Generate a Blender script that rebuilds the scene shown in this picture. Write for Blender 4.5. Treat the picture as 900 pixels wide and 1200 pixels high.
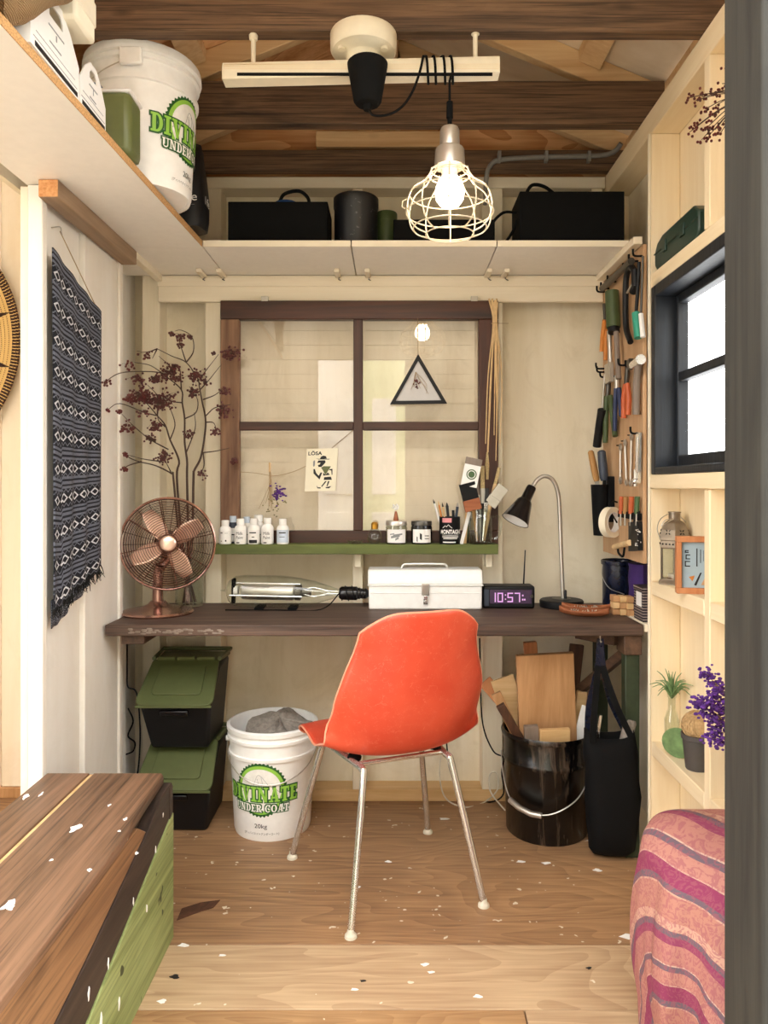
import bpy, bmesh, math, random
from mathutils import Vector, Matrix
random.seed(7)
for o in list(bpy.data.objects): bpy.data.objects.remove(o)
scene = bpy.context.scene
COL = scene.collection
PI = math.pi
F = 880.0          # focal length in pixels of the 900x1200 frame
EYE = 1.2          # camera height

# ---------------------------------------------------------------- camera, world, exposure
cam = bpy.data.cameras.new('camera')
cam.sensor_fit = 'HORIZONTAL'; cam.sensor_width = 36.0
cam.lens = 36.0 * F / 900.0
cam.shift_x = -10 / 900.0; cam.shift_y = -30 / 900.0
cam.clip_start = 0.02
camo = bpy.data.objects.new('camera', cam); COL.objects.link(camo)
camo.location = (0, 0, EYE); camo.rotation_euler = (PI / 2, 0, 0)
scene.camera = camo
w = bpy.data.worlds.new('overcast_sky'); scene.world = w; w.use_nodes = True
bg = w.node_tree.nodes['Background']
bg.inputs[0].default_value = (1.0, 0.985, 0.955, 1); bg.inputs[1].default_value = 6.6
scene.view_settings.view_transform = 'Standard'; scene.view_settings.look = 'None'
scene.view_settings.gamma = 1.0; scene.view_settings.use_curve_mapping = False
scene.view_settings.exposure = 0.18
BULB = 26.0

# ---------------------------------------------------------------- helpers
def at(px, py, Y):
    return Vector(((px - 460) * Y / F, Y, EYE + (570 - py) * Y / F))
def S(h, a=1):
    h = h.lstrip('#'); c = [int(h[i:i+2], 16) / 255 for i in (0, 2, 4)]
    return tuple(((x / 12.92) if x <= 0.04045 else ((x + 0.055) / 1.055) ** 2.4) for x in c) + (a,)

class MB:
    def __init__(s): s.v = []; s.f = []; s.uv = []; s.M = None
    def add(s, vs, fs, uv=None):
        b = len(s.v)
        for p in vs:
            p = Vector(p)
            s.v.append(s.M @ p if s.M else p)
        s.uv += uv if uv else [(0, 0)] * len(vs)
        s.f += [tuple(b + i for i in f) for f in fs]
        return s
    def box(s, x0, x1, y0, y1, z0, z1, M=None):
        vs = [Vector((x, y, z)) for z in (z0, z1) for y in (y0, y1) for x in (x0, x1)]
        if M: vs = [M @ p for p in vs]
        return s.add(vs, [(0,2,3,1),(4,5,7,6),(0,1,5,4),(2,6,7,3),(0,4,6,2),(1,3,7,5)])
    def bar(s, p0, p1, w, h, up=(0,0,1)):
        p0 = Vector(p0); p1 = Vector(p1); d = (p1 - p0).normalized(); u = Vector(up)
        if abs(d.dot(u)) > .98: u = Vector((0,1,0))
        r = d.cross(u).normalized(); u = r.cross(d).normalized()
        vs = [p + r*a*w/2 + u*b*h/2 for p in (p0, p1) for b in (-1, 1) for a in (-1, 1)]
        return s.add(vs, [(0,2,3,1),(4,5,7,6),(0,1,5,4),(2,6,7,3),(0,4,6,2),(1,3,7,5)])
    def loft(s, loops, cap=True, closed=True, uv=False):
        n = len(loops[0]); vs = [p for l in loops for p in l]; fs = []
        m = n if closed else n - 1
        for i in range(len(loops) - 1):
            for j in range(m):
                k = (j + 1) % n
                fs.append((i*n+j, i*n+k, (i+1)*n+k, (i+1)*n+j))
        if cap and closed:
            fs.append(tuple(reversed(range(n)))); fs.append(tuple((len(loops)-1)*n + j for j in range(n)))
        u = [(j / max(1, n-1), i / max(1, len(loops)-1)) for i in range(len(loops)) for j in range(n)]
        return s.add(vs, fs, u)
    def tube(s, pts, r, n=8, closed=False, cap=True):
        pts = [Vector(p) for p in pts]; N = len(pts); loops = []
        rr = r if isinstance(r, (list, tuple)) else [r] * N
        prev = None
        for i, p in enumerate(pts):
            a = pts[(i-1) % N] if (closed or i > 0) else p
            b = pts[(i+1) % N] if (closed or i < N-1) else p
            t = (b - a)
            if t.length < 1e-9: t = Vector((0,0,1))
            t.normalize()
            if prev is None:
                u = Vector((0,0,1)) if abs(t.z) < .9 else Vector((1,0,0))
            else: u = prev
            u = (u - t * u.dot(t))
            if u.length < 1e-6: u = t.orthogonal()
            u.normalize(); prev = u; q = t.cross(u)
            loops.append([p + (u*math.cos(2*PI*k/n) + q*math.sin(2*PI*k/n)) * rr[i] for k in range(n)])
        if closed:
            loops.append(loops[0]); return s.loft(loops, cap=False)
        return s.loft(loops, cap=cap)
    def cyl(s, p0, p1, r0, r1=None, n=20):
        return s.tube([p0, p1], [r0, r0 if r1 is None else r1], n)
    def lathe(s, prof, n=28, c=(0,0,0), cap=True, M=None):
        loops = []
        for r, z in prof:
            l = [Vector((c[0] + r*math.cos(2*PI*k/n), c[1] + r*math.sin(2*PI*k/n), c[2] + z)) for k in range(n)]
            if M: l = [M @ p for p in l]
            loops.append(l)
        return s.loft(loops, cap=cap)
    def sph(s, c, r, sc=(1,1,1), nu=12, nv=8):
        c = Vector(c)
        loops = []
        for i in range(1, nv):
            t = PI * i / nv
            loops.append([c + Vector((sc[0]*r*math.sin(t)*math.cos(2*PI*k/nu), sc[1]*r*math.sin(t)*math.sin(2*PI*k/nu), -sc[2]*r*math.cos(t))) for k in range(nu)])
        return s.loft(loops)
    def prism(s, poly, a, b, fn):
        """extrude a 2D polygon between depths a and b; fn(u,v,w) -> point"""
        n = len(poly)
        vs = [fn(u, v, a) for u, v in poly] + [fn(u, v, b) for u, v in poly]
        fs = [tuple(range(n)), tuple(reversed(range(n, 2*n)))] + [(i, n+i, n+(i+1) % n, (i+1) % n) for i in range(n)]
        return s.add(vs, fs)
    def grid(s, fn, nu, nv):
        vs = []; uv = []
        for j in range(nv + 1):
            for i in range(nu + 1):
                u = i / nu; v = j / nv; vs.append(fn(u, v)); uv.append((u, v))
        fs = [(j*(nu+1)+i, j*(nu+1)+i+1, (j+1)*(nu+1)+i+1, (j+1)*(nu+1)+i) for j in range(nv) for i in range(nu)]
        return s.add(vs, fs, uv)

def chain(o):
    M = Matrix.Identity(4)
    while o: M = o.matrix_basis @ M; o = o.parent
    return M

def obj(name, mb, m, parent=None, world=False, org=None, bevel=0, solid=0, sub=0, sharp=38, flat=False, normals=True, label=None):
    me = bpy.data.meshes.new(name)
    T = None
    if world and parent: T = chain(parent).inverted()
    vs = [T @ p for p in mb.v] if T else ([p - Vector(org) for p in mb.v] if org is not None else mb.v)
    me.from_pydata([tuple(p) for p in vs], [], mb.f)
    if any(u != (0, 0) for u in mb.uv):
        l = me.uv_layers.new(name='UVMap')
        for lp in me.loops: l.data[lp.index].uv = mb.uv[lp.vertex_index]
    bm = bmesh.new(); bm.from_mesh(me)
    if normals: bmesh.ops.recalc_face_normals(bm, faces=bm.faces)
    for f in bm.faces: f.smooth = not flat
    for e in bm.edges:
        if len(e.link_faces) == 2 and e.calc_face_angle(0) > math.radians(sharp): e.smooth = False
    bm.to_mesh(me); bm.free()
    me.materials.append(m)
    o = bpy.data.objects.new(name, me); COL.objects.link(o)
    if parent: o.parent = parent
    if org is not None and not parent: o.location = org
    if solid:
        md = o.modifiers.new('solid', 'SOLIDIFY'); md.thickness = solid; md.offset = 0
    if sub:
        md = o.modifiers.new('sub', 'SUBSURF'); md.levels = sub; md.render_levels = sub
    if bevel:
        md = o.modifiers.new('bevel', 'BEVEL'); md.width = bevel; md.segments = 2; md.limit_method = 'ANGLE'; md.angle_limit = math.radians(40)
    if label: o['label'] = label
    return o
def tag(o, label, cat, group=None, kind=None):
    o['label'] = label
    if cat: o['category'] = cat
    if group: o['group'] = group
    if kind: o['kind'] = kind
    return o
def thing(name, label, cat, loc=(0,0,0), rz=0, group=None, rot=None, kind=None):
    o = bpy.data.objects.new(name, None); COL.objects.link(o)
    o.location = loc; o.rotation_euler = rot if rot else (0, 0, rz); o.empty_display_size = .05
    return tag(o, label, cat, group, kind)
def copy_tree(o, parent=None):
    c = o.copy(); COL.objects.link(c); c.parent = parent
    for ch in list(o.children): copy_tree(ch, c)
    return c
def smooth_path(pts, k=6, closed=False):
    P = [Vector(p) for p in pts]; n = len(P); out = []
    rng = range(n) if closed else range(n - 1)
    for i in rng:
        p0 = P[(i-1) % n] if (closed or i > 0) else P[i]*2 - P[i+1]
        p1 = P[i]; p2 = P[(i+1) % n]
        p3 = P[(i+2) % n] if (closed or i < n-2) else p2*2 - p1
        for j in range(k):
            t = j / k
            out.append(.5*((2*p1) + (p2-p0)*t + (2*p0-5*p1+4*p2-p3)*t*t + (3*p1-p0-3*p2+p3)*t**3))
    if not closed: out.append(P[-1])
    return out
def ring(c, r, axis='Z', n=32, sx=1, sy=1):
    c = Vector(c); out = []
    for k in range(n):
        a = 2*PI*k/n; u = r*sx*math.cos(a); v = r*sy*math.sin(a)
        out.append(c + (Vector((u, v, 0)) if axis == 'Z' else Vector((u, 0, v)) if axis == 'Y' else Vector((0, u, v))))
    return out
def text2d(s, width=None, height=None, bold=0.0, align='C'):
    """letters as flat 2D triangles/ngons, centred, scaled to the given box"""
    cu = bpy.data.curves.new('t', 'FONT'); cu.body = s; cu.size = 1; cu.offset = bold; cu.resolution_u = 3
    ob = bpy.data.objects.new('t', cu); COL.objects.link(ob)
    bpy.context.view_layer.update()
    me = bpy.data.meshes.new_from_object(ob.evaluated_get(bpy.context.evaluated_depsgraph_get()))
    vs = [(v.co.x, v.co.y) for v in me.vertices]; fs = [tuple(p.vertices) for p in me.polygons]
    bpy.data.objects.remove(ob); bpy.data.curves.remove(cu); bpy.data.meshes.remove(me)
    if not vs: return [], []
    x0 = min(v[0] for v in vs); x1 = max(v[0] for v in vs); y0 = min(v[1] for v in vs); y1 = max(v[1] for v in vs)
    sy = height / (y1 - y0) if height else None; sx = width / (x1 - x0) if width else None
    if sx is None: sx = sy
    if sy is None: sy = sx
    return [((x - (x0+x1)/2)*sx, (y - (y0+y1)/2)*sy) for x, y in vs], fs
def put_text(mb, s, fn, width=None, height=None, bold=0.0):
    vs, fs = text2d(s, width, height, bold)
    return mb.add([fn(u, v) for u, v in vs], fs)


def ring_quads(cx, cy, rx, ry, ix, iy, a0, a1, n=14, icx=0):
    out = []
    for k in range(n):
        t0 = math.radians(a0 + (a1-a0)*k/n); t1 = math.radians(a0 + (a1-a0)*(k+1)/n)
        out.append([(cx+rx*math.cos(t0), cy+ry*math.sin(t0)), (cx+rx*math.cos(t1), cy+ry*math.sin(t1)), (cx+icx+ix*math.cos(t1), cy+iy*math.sin(t1)), (cx+icx+ix*math.cos(t0), cy+iy*math.sin(t0))])
    return out
def rc(x0, x1, y0, y1): return [(x0,y0),(x1,y0),(x1,y1),(x0,y1)]
def slab_glyph(c):
    """a fat slab-serif capital as convex polygons, and its advance width"""
    if c == ' ': return [], .35
    if c == 'I': return [rc(.18,.44,0,1), rc(.04,.58,.88,1), rc(.04,.58,0,.12)], .64
    if c == 'T': return [rc(.28,.54,0,1), rc(.02,.80,.84,1), rc(.02,.13,.66,.86), rc(.69,.80,.66,.86), rc(.18,.64,0,.12)], .84
    if c == 'E': return [rc(.12,.38,0,1), rc(.02,.72,.86,1), rc(.36,.56,.44,.57), rc(.02,.74,0,.14), rc(.62,.72,.70,.88), rc(.64,.74,.12,.32)], .80
    if c == 'N': return [rc(.12,.28,0,1), rc(.72,.88,0,1), [(.10,1),(.36,1),(.90,0),(.64,0)], rc(.0,.40,0,.11), rc(.0,.34,.89,1), rc(.58,1.0,.89,1)], 1.04
    if c == 'V': return [[(.08,1),(.38,1),(.60,0),(.40,0)], [(.70,1),(.84,1),(.58,0),(.46,0)], rc(0,.46,.88,1), rc(.56,.96,.88,1)], .98
    if c == 'A': return [[(.40,1),(.54,1),(.26,0),(.12,0)], [(.40,1),(.62,1),(.88,0),(.60,0)], rc(.24,.70,.24,.36), rc(0,.38,0,.11), rc(.50,.98,0,.11)], 1.0
    if c == 'D': return [rc(.12,.38,0,1), rc(0,.48,.88,1), rc(0,.48,0,.12)] + ring_quads(.42,.5,.46,.5,.20,.38,-90,90), .92
    if c == 'U': return [rc(.12,.38,.3,1), rc(.70,.84,.3,1), rc(0,.48,.88,1), rc(.56,.96,.88,1)] + ring_quads(.48,.32,.36,.32,.22,.18,180,360, icx=.0), .98
    if c == 'R': return [rc(.12,.38,0,1), rc(0,.48,.88,1), rc(0,.48,0,.11), [(.36,.5),(.62,.5),(.92,0),(.62,0)], rc(.58,.96,0,.11)] + ring_quads(.44,.72,.38,.28,.14,.16,-90,90), 1.0
    if c == 'C': return ring_quads(.48,.5,.44,.5,.20,.38,40,320,24) + [rc(.72,.84,.62,1)], .92
    if c == 'O': return ring_quads(.48,.5,.46,.5,.20,.38,0,360,30), .96
    return [], .5
def slab_text(mb, s, fn, width, height, dil=0.0):
    polys = []; x = 0
    for c in s:
        g, w_ = slab_glyph(c); polys += [[(px+x, py) for px, py in p] for p in g]; x += w_ + .02
    sx = width / x; sy = height
    for p in polys:
        q = [((px - x/2)*sx, (py-.5)*sy) for px, py in p]
        cx = sum(a for a, b in q)/len(q); cy = sum(b for a, b in q)/len(q)
        if dil: q = [(a + math.copysign(dil, a-cx), b + math.copysign(dil, b-cy)) for a, b in q]
        mb.add([fn(a, b) for a, b in q], [tuple(range(len(q)))])
    return mb
# ---------------------------------------------------------------- materials
def newmat(name):
    m = bpy.data.materials.new(name); m.use_nodes = True
    return m, m.node_tree, m.node_tree.nodes['Principled BSDF']
def mth(nt, op, a, b=None, c=None, clamp=False):
    n = nt.nodes.new('ShaderNodeMath'); n.operation = op; n.use_clamp = clamp
    for i, x in enumerate((a, b, c)):
        if x is None: continue
        if isinstance(x, (int, float)): n.inputs[i].default_value = x
        else: nt.links.new(x, n.inputs[i])
    return n.outputs[0]
def ramp(nt, fac, stops, mode='LINEAR'):
    n = nt.nodes.new('ShaderNodeValToRGB'); cr = n.color_ramp; cr.interpolation = mode
    while len(cr.elements) < len(stops): cr.elements.new(.5)
    for e, (p, c) in zip(cr.elements, stops): e.position = p; e.color = c if len(c) == 4 else tuple(c) + (1,)
    nt.links.new(fac, n.inputs[0]); return n.outputs[0]
def mix(nt, fac, a, b, mode='MIX'):
    n = nt.nodes.new('ShaderNodeMix'); n.data_type = 'RGBA'; n.blend_type = mode
    for i, x in ((0, fac), (6, a), (7, b)):
        if isinstance(x, (int, float)): n.inputs[i].default_value = x
        elif isinstance(x, tuple): n.inputs[i].default_value = x
        else: nt.links.new(x, n.inputs[i])
    return n.outputs[2]
def coords(nt, scale=(1,1,1), rand=True, kind='Object', rot=(0,0,0)):
    t = nt.nodes.new('ShaderNodeTexCoord'); mp = nt.nodes.new('ShaderNodeMapping')
    mp.inputs['Scale'].default_value = scale; mp.inputs['Rotation'].default_value = rot
    nt.links.new(t.outputs[kind], mp.inputs[0])
    if rand:
        oi = nt.nodes.new('ShaderNodeObjectInfo'); r = mth(nt, 'MULTIPLY', oi.outputs['Random'], 41.0)
        cb = nt.nodes.new('ShaderNodeCombineXYZ')
        for i in range(3): nt.links.new(r, cb.inputs[i])
        nt.links.new(cb.outputs[0], mp.inputs['Location'])
    return mp.outputs[0]
def noise(nt, vec, scale=5, detail=4, rough=.55, dist=0):
    n = nt.nodes.new('ShaderNodeTexNoise'); n.inputs['Scale'].default_value = scale
    n.inputs['Detail'].default_value = detail; n.inputs['Roughness'].default_value = rough; n.inputs['Distortion'].default_value = dist
    nt.links.new(vec, n.inputs['Vector']); return n.outputs['Fac']
def bumpn(nt, b, h, strength=.3, dist=.002):
    n = nt.nodes.new('ShaderNodeBump'); n.inputs['Strength'].default_value = strength; n.inputs['Distance'].default_value = dist
    nt.links.new(h, n.inputs['Height']); nt.links.new(n.outputs[0], b.inputs['Normal'])
def plain(name, col, rough=.5, metal=0, var=.08, spec=.5, bump=0, scale=40):
    m, nt, b = newmat(name); c = S(col) if isinstance(col, str) else col
    v = coords(nt); n = noise(nt, v, scale, 3)
    d = tuple(x*(1-var) for x in c[:3]) + (1,); l = tuple(min(1, x*(1+var)) for x in c[:3]) + (1,)
    nt.links.new(ramp(nt, n, [(.3, d), (.7, l)]), b.inputs['Base Color'])
    b.inputs['Roughness'].default_value = rough; b.inputs['Metallic'].default_value = metal
    b.inputs['Specular IOR Level'].default_value = spec
    if bump: bumpn(nt, b, n, bump, .001)
    return m
def wood(name, dark, light, axis=0, scale=1.0, rough=.6, bump=.25, cracks=0, spots=None, contrast=(.32, .68), knots=True, spotscale=26, spotthr=.70):
    m, nt, b = newmat(name)
    sc = [9*scale]*3; sc[axis] = .9*scale
    v = coords(nt, tuple(sc)); n1 = noise(nt, v, 1.4, 6, .6, 1.4)
    sc2 = [60*scale]*3; sc2[axis] = 2.0*scale
    n2 = noise(nt, coords(nt, tuple(sc2)), 1.5, 3)
    f = mth(nt, 'ADD', mth(nt, 'MULTIPLY', n1, .68), mth(nt, 'MULTIPLY', n2, .32))
    c = ramp(nt, f, [(contrast[0], S(dark)), (contrast[1], S(light))])
    if cracks:
        sc3 = [130*scale]*3; sc3[axis] = 2.2*scale
        n3 = noise(nt, coords(nt, tuple(sc3)), 1.0, 4, .6, .4)
        ck = ramp(nt, n3, [(.53, (0,0,0,1)), (.64, (1,1,1,1))])
        c = mix(nt, mth(nt, 'MULTIPLY', ck, cracks), c, tuple(x*.35 for x in S(dark)[:3]) + (1,))
        lk = ramp(nt, n3, [(.36, (1,1,1,1)), (.46, (0,0,0,1))])
        c = mix(nt, mth(nt, 'MULTIPLY', lk, cracks*.45), c, S(light))
    if knots:
        sk = [5*scale]*3; sk[axis] = 2.2*scale
        vo = nt.nodes.new('ShaderNodeTexVoronoi'); vo.inputs['Scale'].default_value = 1.0
        nt.links.new(coords(nt, tuple(sk)), vo.inputs['Vector'])
        k = ramp(nt, vo.outputs['Distance'], [(.03, (1,1,1,1)), (.11, (0,0,0,1))])
        dk = tuple(x*.45 for x in S(dark)[:3]) + (1,)
        c = mix(nt, mth(nt, 'MULTIPLY', k, .55), c, dk)
    if spots:
        sn = noise(nt, coords(nt), spotscale, 2, .5)
        c = mix(nt, ramp(nt, sn, [(spotthr, (0,0,0,1)), (spotthr + .02, (1,1,1,1))]), c, S(spots))
    nt.links.new(c, b.inputs['Base Color']); b.inputs['Roughness'].default_value = rough
    bumpn(nt, b, f, bump, .003)
    return m
def ply(name, dark, light, axis=0, scale=1.0, rough=.5, spots=None, spotscale=30, spotthr=.74, rings=22, contrast=.42):
    """rotary-cut plywood: contour-like cathedral figure, fine pores, optional paint specks"""
    m, nt, b = newmat(name); sc = [3.2*scale]*3; sc[axis] = .75*scale
    n = noise(nt, coords(nt, tuple(sc)), 1.0, 2.5, .5, .5)
    r = mth(nt, 'FRACT', mth(nt, 'MULTIPLY', n, rings))
    sc2 = [70*scale]*3; sc2[axis] = 3.0*scale
    n2 = noise(nt, coords(nt, tuple(sc2)), 1.3, 3)
    n3 = noise(nt, coords(nt, (2.2, 2.2, 2.2)), 1.0, 3)
    f = mth(nt, 'ADD', mth(nt, 'ADD', mth(nt, 'MULTIPLY', r, .34*contrast), mth(nt, 'MULTIPLY', n2, .55)), mth(nt, 'MULTIPLY', n3, .42))
    c = ramp(nt, f, [(.34, S(dark)), (.80, S(light))])
    sk = [4.2*scale]*3; sk[axis] = 2.4*scale
    vo = nt.nodes.new('ShaderNodeTexVoronoi'); vo.inputs['Scale'].default_value = 1.0; nt.links.new(coords(nt, tuple(sk)), vo.inputs['Vector'])
    k = ramp(nt, vo.outputs['Distance'], [(.02, (1,1,1,1)), (.07, (0,0,0,1))])
    c = mix(nt, mth(nt, 'MULTIPLY', k, .6), c, tuple(x*.4 for x in S(dark)[:3]) + (1,))
    if spots:
        sn = noise(nt, coords(nt), spotscale, 2, .5)
        c = mix(nt, ramp(nt, sn, [(spotthr, (0,0,0,1)), (spotthr + .02, (1,1,1,1))]), c, S(spots))
    nt.links.new(c, b.inputs['Base Color']); b.inputs['Roughness'].default_value = rough
    bumpn(nt, b, f, .15, .002); return m
def paint(name, col, col2, rough=.55, axis=2, stain=None, amount=.5, bump=.12):
    """painted boards: large soft tone changes along the grain, optional stains"""
    m, nt, b = newmat(name); sc = [7]*3; sc[axis] = .8
    n = noise(nt, coords(nt, tuple(sc)), 1.2, 5, .6, .6)
    c = ramp(nt, n, [(.32, S(col2)), (.66, S(col))])
    if stain:
        s = noise(nt, coords(nt, (3, 3, 2)), 1.6, 6, .7, 1.0)
        c = mix(nt, mth(nt, 'MULTIPLY', ramp(nt, s, [(.50, (0,0,0,1)), (.72, (1,1,1,1))]), amount), c, S(stain))
    nt.links.new(c, b.inputs['Base Color']); b.inputs['Roughness'].default_value = rough
    f = noise(nt, coords(nt, tuple(x*8 for x in sc)), 1.5, 3)
    bumpn(nt, b, f, bump, .002); return m
def glassy(name, tint=(1,1,1,1), rough=0.0, ior=1.45, boost=1.0):
    """thin clear glass: fresnel mix of clear and mirror, so light passes through"""
    m = bpy.data.materials.new(name); m.use_nodes = True; nt = m.node_tree
    nt.nodes.remove(nt.nodes['Principled BSDF']); out = nt.nodes['Material Output']
    t = nt.nodes.new('ShaderNodeBsdfTransparent'); t.inputs[0].default_value = tint
    g = nt.nodes.new('ShaderNodeBsdfGlossy'); g.inputs['Roughness'].default_value = rough
    lw = nt.nodes.new('ShaderNodeLayerWeight'); lw.inputs[0].default_value = .5
    mx = nt.nodes.new('ShaderNodeMixShader'); f0 = ((ior - 1) / (ior + 1)) ** 2
    fr = mth(nt, 'MULTIPLY_ADD', mth(nt, 'POWER', lw.outputs['Facing'], 5.0), 1 - f0, f0)
    nt.links.new(mth(nt, 'MULTIPLY', fr, boost, clamp=True), mx.inputs[0])
    nt.links.new(t.outputs[0], mx.inputs[1]); nt.links.new(g.outputs[0], mx.inputs[2])
    nt.links.new(mx.outputs[0], out.inputs['Surface']); return m
def emit(name, col, strength):
    m, nt, b = newmat(name); b.inputs['Base Color'].default_value = S(col)
    b.inputs['Emission Color'].default_value = S(col); b.inputs['Emission Strength'].default_value = strength
    return m

M = {}
M['wall_cream'] = paint('cream_wall', '#efe5cf', '#e4d7bc', stain='#c4b490', amount=.45)
M['wall_white'] = paint('white_board', '#f6f2ea', '#efe8dc', stain='#dbd2c0', amount=.3)
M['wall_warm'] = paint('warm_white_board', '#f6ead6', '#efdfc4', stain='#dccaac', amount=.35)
M['trim_cream'] = wood('cream_trim', '#e4d6bb', '#f4ead6', axis=0, bump=.08, contrast=(.2,.7), knots=False)
M['trim_cream_v'] = wood('cream_trim_upright', '#e2d4b8', '#f2e8d2', axis=2, bump=.08, contrast=(.2,.7), knots=False)
M['pine_v'] = wood('pale_pine_upright', '#e4cca0', '#f6e6c6', axis=2, bump=.06, contrast=(.15,.75))
M['pine_y'] = wood('pale_pine_lengthwise', '#e4cca0', '#f6e6c6', axis=1, bump=.06, contrast=(.15,.75))
M['pine_x'] = wood('pale_pine_crosswise', '#e2c89c', '#f4e2c0', axis=0, bump=.06, contrast=(.15,.75))
M['rafter'] = wood('rafter_pine', '#cfa576', '#f0d3a4', axis=0, bump=.1)
M['ply_orange'] = ply('orange_plywood', '#b9743f', '#edbd88', scale=1.0, rings=10, contrast=.9)
M['ply_pale'] = paint('pale_roof_board', '#efe2cc', '#dccbb0', axis=0)
M['beam'] = wood('dark_beam', '#30231b', '#8a6b50', axis=0, scale=1.3, bump=.5, rough=.7, contrast=(.3,.7), cracks=.65)
M['floor'] = ply('floor_ply', '#7b5b41', '#b99168', spots='#d8cdb8', spotscale=30, spotthr=.715)
M['floor_pale'] = ply('floor_board_pale', '#a28364', '#d3b893', spots='#e6dcc6', spotthr=.75)
M['floor_brown'] = ply('floor_board_brown', '#8f6a48', '#c29d70', spots='#e6dcc6')
M['table'] = wood('dark_table_wood', '#35261f', '#6f574a', axis=0, scale=1.2, bump=.6, rough=.6, cracks=.6)
M['table_end'] = wood('dark_bracket_wood', '#33241b', '#6a4e3a', axis=1, bump=.5)
M['post_green'] = plain('dark_green_paint', '#2f3a26', .6, var=.25)
M['bench_top'] = wood('bench_board', '#45311f', '#8a6850', axis=1, scale=1.1, bump=.5, cracks=.6, spots='#efeae0', spotscale=11, spotthr=.755, rough=.5)
M['bench_brown'] = wood('bench_side_brown', '#5e3e27', '#9a724d', axis=1, scale=1.0, bump=.3, cracks=.5)
M['bench_black'] = wood('bench_side_black', '#1c1512', '#4a3a30', axis=1, scale=1.2, bump=.5, spots='#efeae0', spotscale=13, spotthr=.765)
M['bench_green'] = wood('bench_side_green', '#6c7a42', '#a8b377', axis=1, scale=1.3, bump=.4, cracks=.35, spots='#3c4426', spotscale=16, spotthr=.70, knots=False)
M['sash'] = wood('red_brown_sash', '#22100a', '#552e1d', axis=0, bump=.35, rough=.45, knots=False)
M['sash_v'] = wood('red_brown_sash_upright', '#26110a', '#552e1d', axis=2, bump=.35, rough=.45, knots=False)
M['sash_worn'] = wood('worn_brown_stile', '#5a3a28', '#9a7558', axis=2, bump=.4, knots=False)
M['melamine'] = plain('white_melamine', '#f3eee6', .45, var=.02)
M['chipboard'] = plain('chipboard_edge', '#c69a66', .8, var=.35, scale=300)
M['wall_black'] = wood('black_painted_wood', '#080a0e', '#1f262f', axis=2, bump=.6, rough=.5, knots=False)
M['post'] = wood('dark_grey_post', '#1d1c1a', '#38362f', axis=2, scale=1.2, bump=.4, rough=.75, knots=False, spots='#8b8570', spotscale=40, spotthr=.80)
M['glass'] = glassy('window_glass', (1,.99,.98,1), .0, 1.5, 2.0)
M['jarglass'] = glassy('jar_glass', (.94,.96,.93,1), .02, 1.5, 1.6)
M['frost'] = glassy('right_window_glass', (.98,.99,1,1), .05, 1.45)
M['white_plastic'] = plain('white_plastic', '#f6f5f2', .4, var=.03)
M['cream_plastic'] = plain('cream_plastic', '#efe6cf', .45, var=.03)
M['black_plastic'] = plain('black_plastic', '#0d0e12', .5, var=.2, spec=.35)
M['black_matte'] = plain('black_matte', '#07080a', .8, var=.2, spec=.2)
M['black_glossy'] = plain('black_enamel', '#111013', .22, var=.3)
M['steel'] = plain('brushed_steel', '#c6c1b8', .34, .75, var=.06)
M['chrome'] = plain('chrome', '#dedcd8', .18, .82, var=.03)
M['dark_steel'] = plain('dark_steel', '#5d5a55', .4, .9, var=.1)
M['copper'] = plain('polished_copper', '#b48d80', .22, .95, var=.05)
M['copper_pale'] = plain('pale_copper_blade', '#f2d0bd', .30, .75, var=.04)
M['copper_dark'] = plain('dark_copper_wire', '#3e302c', .4, .7, var=.1)
M['green_lid'] = plain('moss_green_plastic', '#59613a', .5, var=.05)
M['green_board'] = wood('green_shelf_paint', '#454f22', '#6d7638', axis=0, bump=.15, knots=False)
M['olive'] = plain('olive_plastic', '#62693c', .4, var=.06)
M['rubber'] = plain('pale_glide', '#d8d2bf', .6)
M['orange_shell'] = None
M['shell_rim'] = plain('shell_rim', '#f0a284', .45)
M['berry'] = plain('dark_red_berry', '#5a1f1e', .35, var=.3)
M['twig'] = plain('dark_twig', '#4a352a', .7, var=.2)
M['straw'] = plain('straw', '#d9b98a', .7, var=.15)
M['twine'] = plain('twine', '#a88d66', .8, var=.15)
M['paper'] = plain('cream_paper', '#f1ead2', .7, var=.02)
M['card'] = plain('white_card', '#efedea', .6, var=.02)
M['ink'] = plain('black_ink', '#1c1b1c', .6)
M['ink_grey'] = plain('grey_ink', '#8c8f90', .6)
M['logo_dark'] = plain('dark_green_print', '#1f5a22', .5)
M['logo_light'] = plain('light_green_print', '#93c94c', .5)
M['logo_white'] = plain('white_print', '#f2f0ea', .5)
M['tan'] = wood('tan_offcut', '#a97a4c', '#cfa173', axis=2, bump=.15)
M['tan_light'] = wood('pale_offcut', '#cda26a', '#e6c492', axis=0, bump=.15)
M['tan_orange'] = wood('orange_offcut', '#b06a3c', '#d08f5e', axis=2, bump=.15)
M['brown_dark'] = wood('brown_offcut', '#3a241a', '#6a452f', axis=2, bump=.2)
M['navy'] = plain('navy_enamel', '#141a2e', .25, var=.3)
M['purple'] = plain('purple_cloth', '#3a1f63', .8)
M['purple_flower'] = plain('purple_petal', '#5a2c86', .7, var=.4)
M['orange_grip'] = plain('orange_grip', '#cc7f34', .45)
M['redorange_grip'] = plain('red_orange_grip', '#bd5a30', .45)
M['teal_grip'] = plain('teal_grip', '#35977f', .45)
M['green_grip'] = plain('green_grip', '#43522f', .5)
M['bright_green'] = plain('bright_green_grip', '#43603a', .45)
M['blue_grip'] = plain('blue_grip', '#1d2a50', .45)
M['slate_grip'] = plain('slate_grip', '#38404e', .5)
M['wood_handle'] = wood('tool_handle_wood', '#8a5f32', '#b98c52', axis=2, bump=.1, knots=False)
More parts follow.
